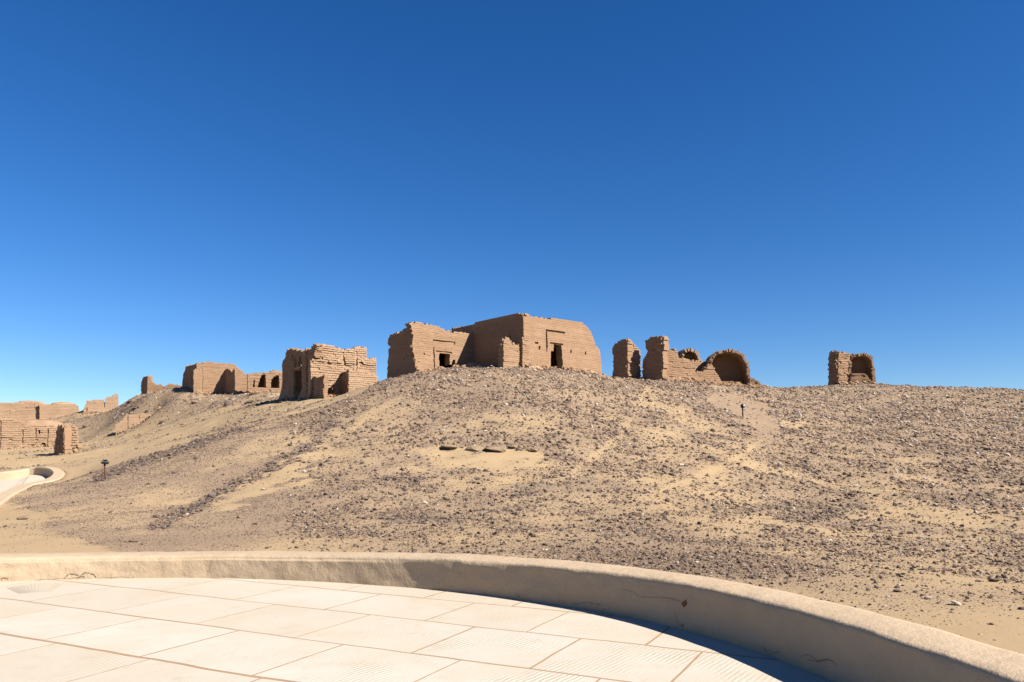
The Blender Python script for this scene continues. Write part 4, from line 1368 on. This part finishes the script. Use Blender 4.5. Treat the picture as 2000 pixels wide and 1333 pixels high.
SX = np.concatenate(SX); SY = np.concatenate(SY); SS = np.concatenate(SS)
SZ = terrain(SX, SY)
cg, cd = cover(SX, SY, SZ)
rr = np.hypot(SX - TC[0], SY - TC[1])
ppx, ppy, _ = project(SX, SY, SZ)
sl = np.clip((640 - ppx) / 160, 0, 1) * (SY < 40)
clump = np.clip(0.62 + 2.2 * (fbm(SX / 0.9, SY / 1.1, 91, 3) - 0.42), 0.35, 1.6)
prob = np.clip((cg * (0.88 - 0.34 * sl) * clump + 0.75 * cd * sl) * STONE_FAC, 0.012, 1)
small_left = (sl > 0.5) & (cd < 0.2) & (RNG.uniform(0, 1, len(SX)) < 0.93)
SS = np.where(small_left, np.minimum(SS, SY * 0.0021), SS)
keep = (RNG.uniform(0, 1, len(SX)) < prob) & (rr > 8.5)
SX, SY, SZ, SS, cg, cd = [a[keep] for a in (SX, SY, SZ, SS, cg, cd)]
# hidden behind the crest: leave out
ppx, ppy, _ = project(SX, SY, SZ)
vis = np.ones(len(SX), bool)
for f in np.linspace(0.55, 0.985, 24):
    g_ = terrain_base(SX * f, SY * f)
    vis &= ~(g_ > EYE + (SZ + 0.25 - EYE) * f + 0.35)
SX, SY, SZ, SS, cg, cd = [a[vis] for a in (SX, SY, SZ, SS, cg, cd)]
# keep stones out of the buildings' way and off the path
pp = np.array(list(zip(pw[:, 0], pw[:, 1])))
onpath = in_poly(SX, SY, [tuple(p) for p in pp])
SX, SY, SZ, SS, cg, cd = [a[~onpath] for a in (SX, SY, SZ, SS, cg, cd)]
ppx, ppy, _ = project(SX, SY, SZ)
rightp = np.clip((ppx - 1250) / 500, 0, 1)
up = np.clip((SY - 34) / 14, 0, 1)
tint = RNG.beta(1.4, 2.0, len(SX)) * 0.95 + 0.24 * up * RNG.uniform(0, 1.3, len(SX)) - 0.22 * cd + 0.12 * rightp
tint = np.clip(np.where((RNG.uniform(0, 1, len(SX)) < 0.012), 1.0, tint), 0.02, 1)
shown = SS / SY
inframe = (ppx > 0) & (ppx < 2000) & (ppy < 1290)
order = np.argsort(-np.where(inframe, shown, 0))
big_i = order[:220]
rest = np.ones(len(SX), bool); rest[big_i] = False


def stone_mass(name, sel, parts):
    Vs, Fs, Ts = [], [], []
    off = 0
    for (tv, tf), mask in parts:
        I = np.where(sel & mask)[0]
        n_ = len(I)
        if not n_: continue
        var = 24
        tpl = np.stack([angular(tv * np.array([1.1, RNG.uniform(0.55, 0.9), RNG.uniform(0.4, 0.75)]) * RNG.uniform(0.7, 1.25, (len(tv), 1)), RNG, 4) for _ in range(var)])
        k = RNG.integers(0, var, n_)
        v = tpl[k] * (SS[I] / 2)[:, None, None]
        a = RNG.normal(-0.25, 0.55, n_)
        ca, sa = np.cos(a)[:, None], np.sin(a)[:, None]
        x_, y_ = v[..., 0] * ca - v[..., 1] * sa, v[..., 0] * sa + v[..., 1] * ca
        tx, ty = RNG.normal(0, 0.2, n_)[:, None], RNG.normal(0, 0.2, n_)[:, None]
        nn = normals(SX[I], SY[I])
        z_ = v[..., 2] + x_ * (tx - (nn[:, 0] / nn[:, 2])[:, None]) + y_ * (ty - (nn[:, 1] / nn[:, 2])[:, None])
        v = np.stack([x_ + SX[I][:, None], y_ + SY[I][:, None], z_ + (SZ[I] + SS[I] * 0.16)[:, None]], -1)
        Vs.append(v.reshape(-1, 3)); Fs.append((tf[None] + (np.arange(n_) * len(tv))[:, None, None] + off).reshape(-1, 3)); Ts.append(np.repeat(tint[I], len(tv)))
        off += n_ * len(tv)
    return np_mesh(name, np.vstack(Vs), np.vstack(Fs), M_STONE, attrs={'tint': np.concatenate(Ts)})


small = (SS / SY) < 0.0022
rub = stone_mass('stone_rubble', rest, [(OCT, small), (ICO1, ~small)])
tag(rub, 'countless small dark and tan stones strewn over the sandy hillside', 'rubble', kind='stuff')
print('stones', len(SX), 'octa', int(small.sum()))

# the largest stones as things of their own
STMESH = []
for k in range(30):
    v = angular(ICO2[0] * np.array([1, RNG.uniform(0.55, 0.9), RNG.uniform(0.35, 0.7)]), RNG, 11)
    v = v * (1 + 0.06 * RNG.normal(size=(len(v), 1)))
    STMESH.append(v)
STONE_KINDS = {}


def stone_data(k, tint_class):
    key = (k, tint_class)
    if key not in STONE_KINDS:
        me = bpy.data.meshes.new('stone')
        v = STMESH[k]
        me.from_pydata(v.tolist(), [], ICO2[1].tolist())
        a = me.attributes.new('tint', 'FLOAT', 'POINT')
        a.data.foreach_set('value', np.full(len(v), (0.06, 0.32, 0.62, 0.97, 0.80)[tint_class], np.float32))
        me.materials.append(M_STONE)
        STONE_KINDS[key] = me
    return STONE_KINDS[key]


def put_stone(x, y, z, size, tint_class, label, group=None, k=None, flat_=1.0, rz=None, sink=0.12, ysc=1.0, cat='stone', name='stone'):
    o = bpy.data.objects.new(name, stone_data(random.randrange(30) if k is None else k, tint_class))
    COL.objects.link(o)
    o.location = (x, y, z + size * sink)
    o.scale = (size / 2, size / 2 * ysc, size / 2 * flat_)
    o.rotation_euler = (random.gauss(0, 0.15), random.gauss(0, 0.15), random.uniform(0, 6.28) if rz is None else rz)
    return tag(o, label, cat, group)


for i in big_i:
    tcl = 0 if tint[i] < 0.25 else (1 if tint[i] < 0.5 else (2 if tint[i] < 0.9 else 3))
    lab, grp = [('dark grey weathered stone lying on the sandy hillside', 'dark grey stones on the hillside'),
                ('dull grey brown stone lying on the hillside gravel', 'grey brown stones on the hillside'),
                ('warm brown stone lying on the hillside gravel', 'warm brown stones on the hillside'),
                ('pale cream stone lying on the hillside gravel', 'pale stones on the hillside')][tcl]
    put_stone(SX[i], SY[i], SZ[i], SS[i] * 0.95, tcl, lab, grp)

# stones one can point to
NAMED = [
    (1870, 1182, 30, 3, 0.45, 'largest flat white stone on the sand beyond the right end of the parapet'),
    (1814, 1172, 17, 3, 0.7, 'white pointed stone left of the largest flat white stone beyond the parapet'),
    (1735, 1168, 12, 3, 0.6, 'small white stone nearest the black stone beyond the parapet'),
    (1837, 1178, 9, 3, 0.6, 'tiny white pebble between the two larger white stones beyond the parapet'),
    (1729, 1186, 9, 3, 0.6, 'small white stone closest to the parapet top on the right'),
    (1754, 1157, 20, 0, 0.6, 'black humped stone alone on the sand beyond the right parapet'),
    (1941, 1137, 26, 0, 0.45, 'long black slab of stone at the foot of the right slope near the picture edge'),
    (1911, 1137, 14, 0, 0.5, 'small black stone just left of the long black slab'),
    (1803, 1155, 12, 4, 0.6, 'pale grey stone between the black humped stone and the white stones'),
    (1754, 1184, 9, 2, 0.8, 'small orange brown stone right of the small white one by the parapet'),
    (1997, 1192, 20, 1, 0.6, 'grey stone at the right picture edge on the sand beyond the parapet'),
    (45, 1015, 26, 2, 0.4, 'lone flat brown stone on the smooth sand at the lower left'),
    (108, 1028, 10, 0, 0.7, 'small dark stone at the edge of the smooth sand on the lower left'),
    (305, 1011, 20, 0, 0.8, 'dark upright boulder at the lower end of the stone band on the left slope'),
    (414, 972, 20, 0, 0.8, 'dark boulder with pale top on the stone band of the left slope'),
    (525, 923, 22, 0, 0.6, 'flat dark boulder high on the stone band of the left slope'),
    (262, 1059, 24, 1, 0.45, 'flat grey stone on the left slope just above the parapet'),
    (320, 947, 18, 1, 0.3, 'thin flat grey slab lying on the left slope below the ridge'),
    (375, 887, 12, 4, 0.5, 'pale stone on the crest of the left ridge'),
    (515, 958, 14, 3, 0.4, 'small bright white stone on the sand strip of the left slope'),
    (1494, 961, 10, 0, 1.0, 'round black stone alone in the middle of the right slope'),
    (1698, 828, 10, 0, 0.9, 'dark round stone high on the right slope below the lone ruin'),
    (1670, 822, 12, 2, 0.6, 'dark red stone beside the round one high on the right slope'),
    (1774, 955, 9, 0, 0.8, 'small dark stone in the gravel of the right slope'),
    (1830, 990, 14, 1, 0.5, 'grey slab on the right slope near the picture edge'),
    (1605, 793, 9, 3, 0.6, 'small pale stone on the right slope below the lone ruin'),
    (1163, 858, 16, 0, 0.6, 'black flat rock on the hill right of the sandstone ledge'),
    (1003, 970, 15, 0, 0.8, 'dark grey boulder among the stones below the sand patch'),
    (1098, 1037, 14, 0, 0.8, 'grey boulder low on the slope in the middle, above the parapet'),
    (1191, 1036, 12, 0, 0.8, 'round grey boulder low on the slope above the right half of the parapet'),
]
for (px, py, wpx, tc_, fl_s, lab) in NAMED:
    x, y, z = hit(px, py)
    put_stone(x, y, z, wpx * y / F_PX, tc_, lab, flat_=fl_s, rz=random.uniform(-0.4, 0.4), sink=0.1)

# boulders under the left group
for (px, py, wpx, hpx, tc_, lab) in [
    (424, 788, 22, 14, 1, 'dark overhanging rock below the open ruined chamber on the left'),
    (445, 792, 18, 17, 0, 'upright dark boulder right of the overhanging rock on the left'),
    (487, 787, 30, 13, 1, 'wide dark rock at the tip of the ridged tomb\'s shadow'),
    (318, 826, 16, 11, 1, 'dark rock at the right end of the low cracked wall'),
    (288, 804, 12, 7, 1, 'small dark rock above the low cracked wall'),
    (168, 834, 16, 8, 1, 'dark rock in the sand above the leaning broken block'),
    (380, 788, 16, 8, 1, 'grey rock on the slope below the square tomb'),
    (263, 800, 16, 8, 1, 'dark ledge rock on the skyline slope left of the low cracked wall'),
    (260, 783, 24, 8, 2, 'layered ledge rock on the slope just below the rounded pier'),
]:
    x, y, z = hit(px, py)
    put_stone(x, y, z, wpx * y / F_PX, tc_, lab, flat_=1.25 * hpx / wpx, rz=random.uniform(-0.3, 0.3), sink=0.02, cat='boulder', name='boulder')
    for q in range(5):
        qx, qy = x + random.gauss(0, 0.5) * wpx * y / F_PX, y + random.gauss(0, 0.45)
        put_stone(qx, qy, float(terrain(qx, qy)), wpx * y / F_PX * random.uniform(0.18, 0.45), random.choice((0, 1, 1, 2, 4)), 'broken stone lying around the dark rocks below the left ruins',
                  'broken stones around the dark rocks', flat_=random.uniform(0.6, 1.0), sink=0.05)

# sandstone ledge
LEDGE = [(874, 880, 48, 0.22, 'long thin sandstone slab at the left end of the ledge above the sand patch'),
         (927, 884, 38, 0.5, 'thick layered sandstone block second from the left on the ledge'),
         (965, 885, 44, 0.42, 'broad overhanging sandstone block in the middle of the ledge'),
         (1003, 881, 24, 0.4, 'small sandstone block right of the overhanging one on the ledge'),
         (1042, 886, 24, 0.6, 'layered sandstone lump at the right end of the ledge')]
for k, (px, py, wpx, fl_s, lab) in enumerate(LEDGE):
    x, y, z = hit(px, py)
    wd = wpx * y / F_PX
    rgl = np.random.default_rng(60 + k)
    a_ = angular(ICO2[0] * np.array([1, 0.8, 1]), rgl, 12)
    hz_ = wd * max(fl_s, 0.30) * 0.40
    lay = 1 - 0.10 * (np.floor((a_[:, 2] + 1) * 3.2) % 2)
    vs = np.c_[a_[:, 0] * wd * 0.62 * lay, a_[:, 1] * wd * 0.62 * lay * (1 + 0.55 * a_[:, 2]), a_[:, 2] * hz_ + 0.02 * rgl.normal(size=len(a_))].tolist()
    lf = [tuple(int(q) for q in f) for f in ICO2[1]]
    o = py_mesh('ledge_rock', vs, lf, M_SANDSTONE)
    o.location = (x, y + 0.32, z + 0.12); o.rotation_euler = (R(4), R(3), random.uniform(-0.15, 0.15))
    tag(o, lab, 'rock')

# crumbled mud brick at the feet of the walls
rv, rf, rt = [], [], []
rgb = np.random.default_rng(77)
for (P_, a_px, b_px, py_, n_, spread) in [(FR, 1100, 1178, 728, 130, 0.7), (FR, 1022, 1075, 722, 70, 0.6), (LT, 812, 860, 727, 40, 0.5), (LT, 885, 925, 722, 80, 0.9), (LF, 1015, 940, 720, 40, 0.5),
                                  (FB, 612, 690, 780, 110, 1.9), (LB, 605, 560, 783, 40, 0.8), (FC, 380, 425, 770, 40, 0.6), (FG, 486, 550, 760, 60, 0.8), (FE, 290, 352, 770, 40, 0.6),
                                  (KF, 1222, 1254, 742, 50, 0.7), (LFp, 1294, 1306, 742, 40, 0.6), (MF, 1306, 1410, 750, 120, 0.7), (Pv, 1395, 1495, 754, 110, 0.9), (QF, 1637, 1712, 752, 110, 1.0),
                                  (FW, 228, 310, 845, 40, 0.6), (FK, 120, 155, 893, 60, 0.8), (FH, 0, 112, 878, 60, 0.9), (FA3, 163, 230, 800, 50, 0.8)]:
    sa_, sb_ = P_.sz(a_px, py_)[0], P_.sz(b_px, py_)[0]
    for q in range(int(n_ * 1.5)):
        s_ = rgb.uniform(min(sa_, sb_), max(sa_, sb_)); dd = -abs(rgb.normal(0, spread * 0.6)) - 0.02
        p = P_.pt(s_, dd)
        L_ = rgb.uniform(0.06, 0.20) * (1.6 if rgb.random() < 0.12 else 1)
        v_ = angular(ICO1[0] * np.array([1, rgb.uniform(0.5, 0.8), rgb.uniform(0.35, 0.6)]), rgb, 4) * L_ * rgb.uniform(0.8, 1.2)
        an = rgb.uniform(0, 6.28)
        x_ = v_[:, 0] * math.cos(an) - v_[:, 1] * math.sin(an) + p[0]; y_ = v_[:, 0] * math.sin(an) + v_[:, 1] * math.cos(an) + p[1]
        rv.append(np.stack([x_, y_, v_[:, 2] + v_[:, 0] * rgb.uniform(-0.4, 0.4) + gz(p) + L_ * 0.25 + max(0, 0.18 + dd * 0.3) * rgb.uniform(0, 1)], -1))
        rf.append(ICO1[1] + 12 * 0 + len(rt) * len(ICO1[0])); rt.append(rgb.uniform(0, 0.8))
rb_o = np_mesh('brick_rubble', np.vstack(rv), np.vstack(rf), M_BRICK, attrs={'tint': np.repeat(rt, len(ICO1[0]))})
tag(rb_o, 'crumbled lumps of fallen mud brick strewn along the feet of the ruins', 'rubble', kind='stuff')

# dry bush by the ridged tomb
x, y, z = hit(493, 772)
bush = thing('dry_bush', 'small dry reddish brown bush between the ruined chamber and the ridged tomb', 'bush', (x, y, z))
vs, fs = [], []
for k in range(260):
    a = random.uniform(0, 6.283); e_ = random.uniform(0.15, 1.45); L = random.uniform(0.3, 0.75)
    d = Vector((math.cos(a) * math.cos(e_), math.sin(a) * math.cos(e_), math.sin(e_) * 0.7))
    q = d.orthogonal().normalized() * 0.008
    n0 = len(vs); p0 = Vector((random.gauss(0, 0.15), random.gauss(0, 0.1), 0))
    q2 = d.cross(q).normalized() * 0.008
    vs += [p0 + q, p0 - q * 0.5 + q2, p0 - q * 0.5 - q2, p0 + d * L]
    fs += [(n0, n0 + 1, n0 + 3), (n0 + 1, n0 + 2, n0 + 3), (n0 + 2, n0, n0 + 3)]
py_mesh('twigs', vs, fs, M_DRY, bush)
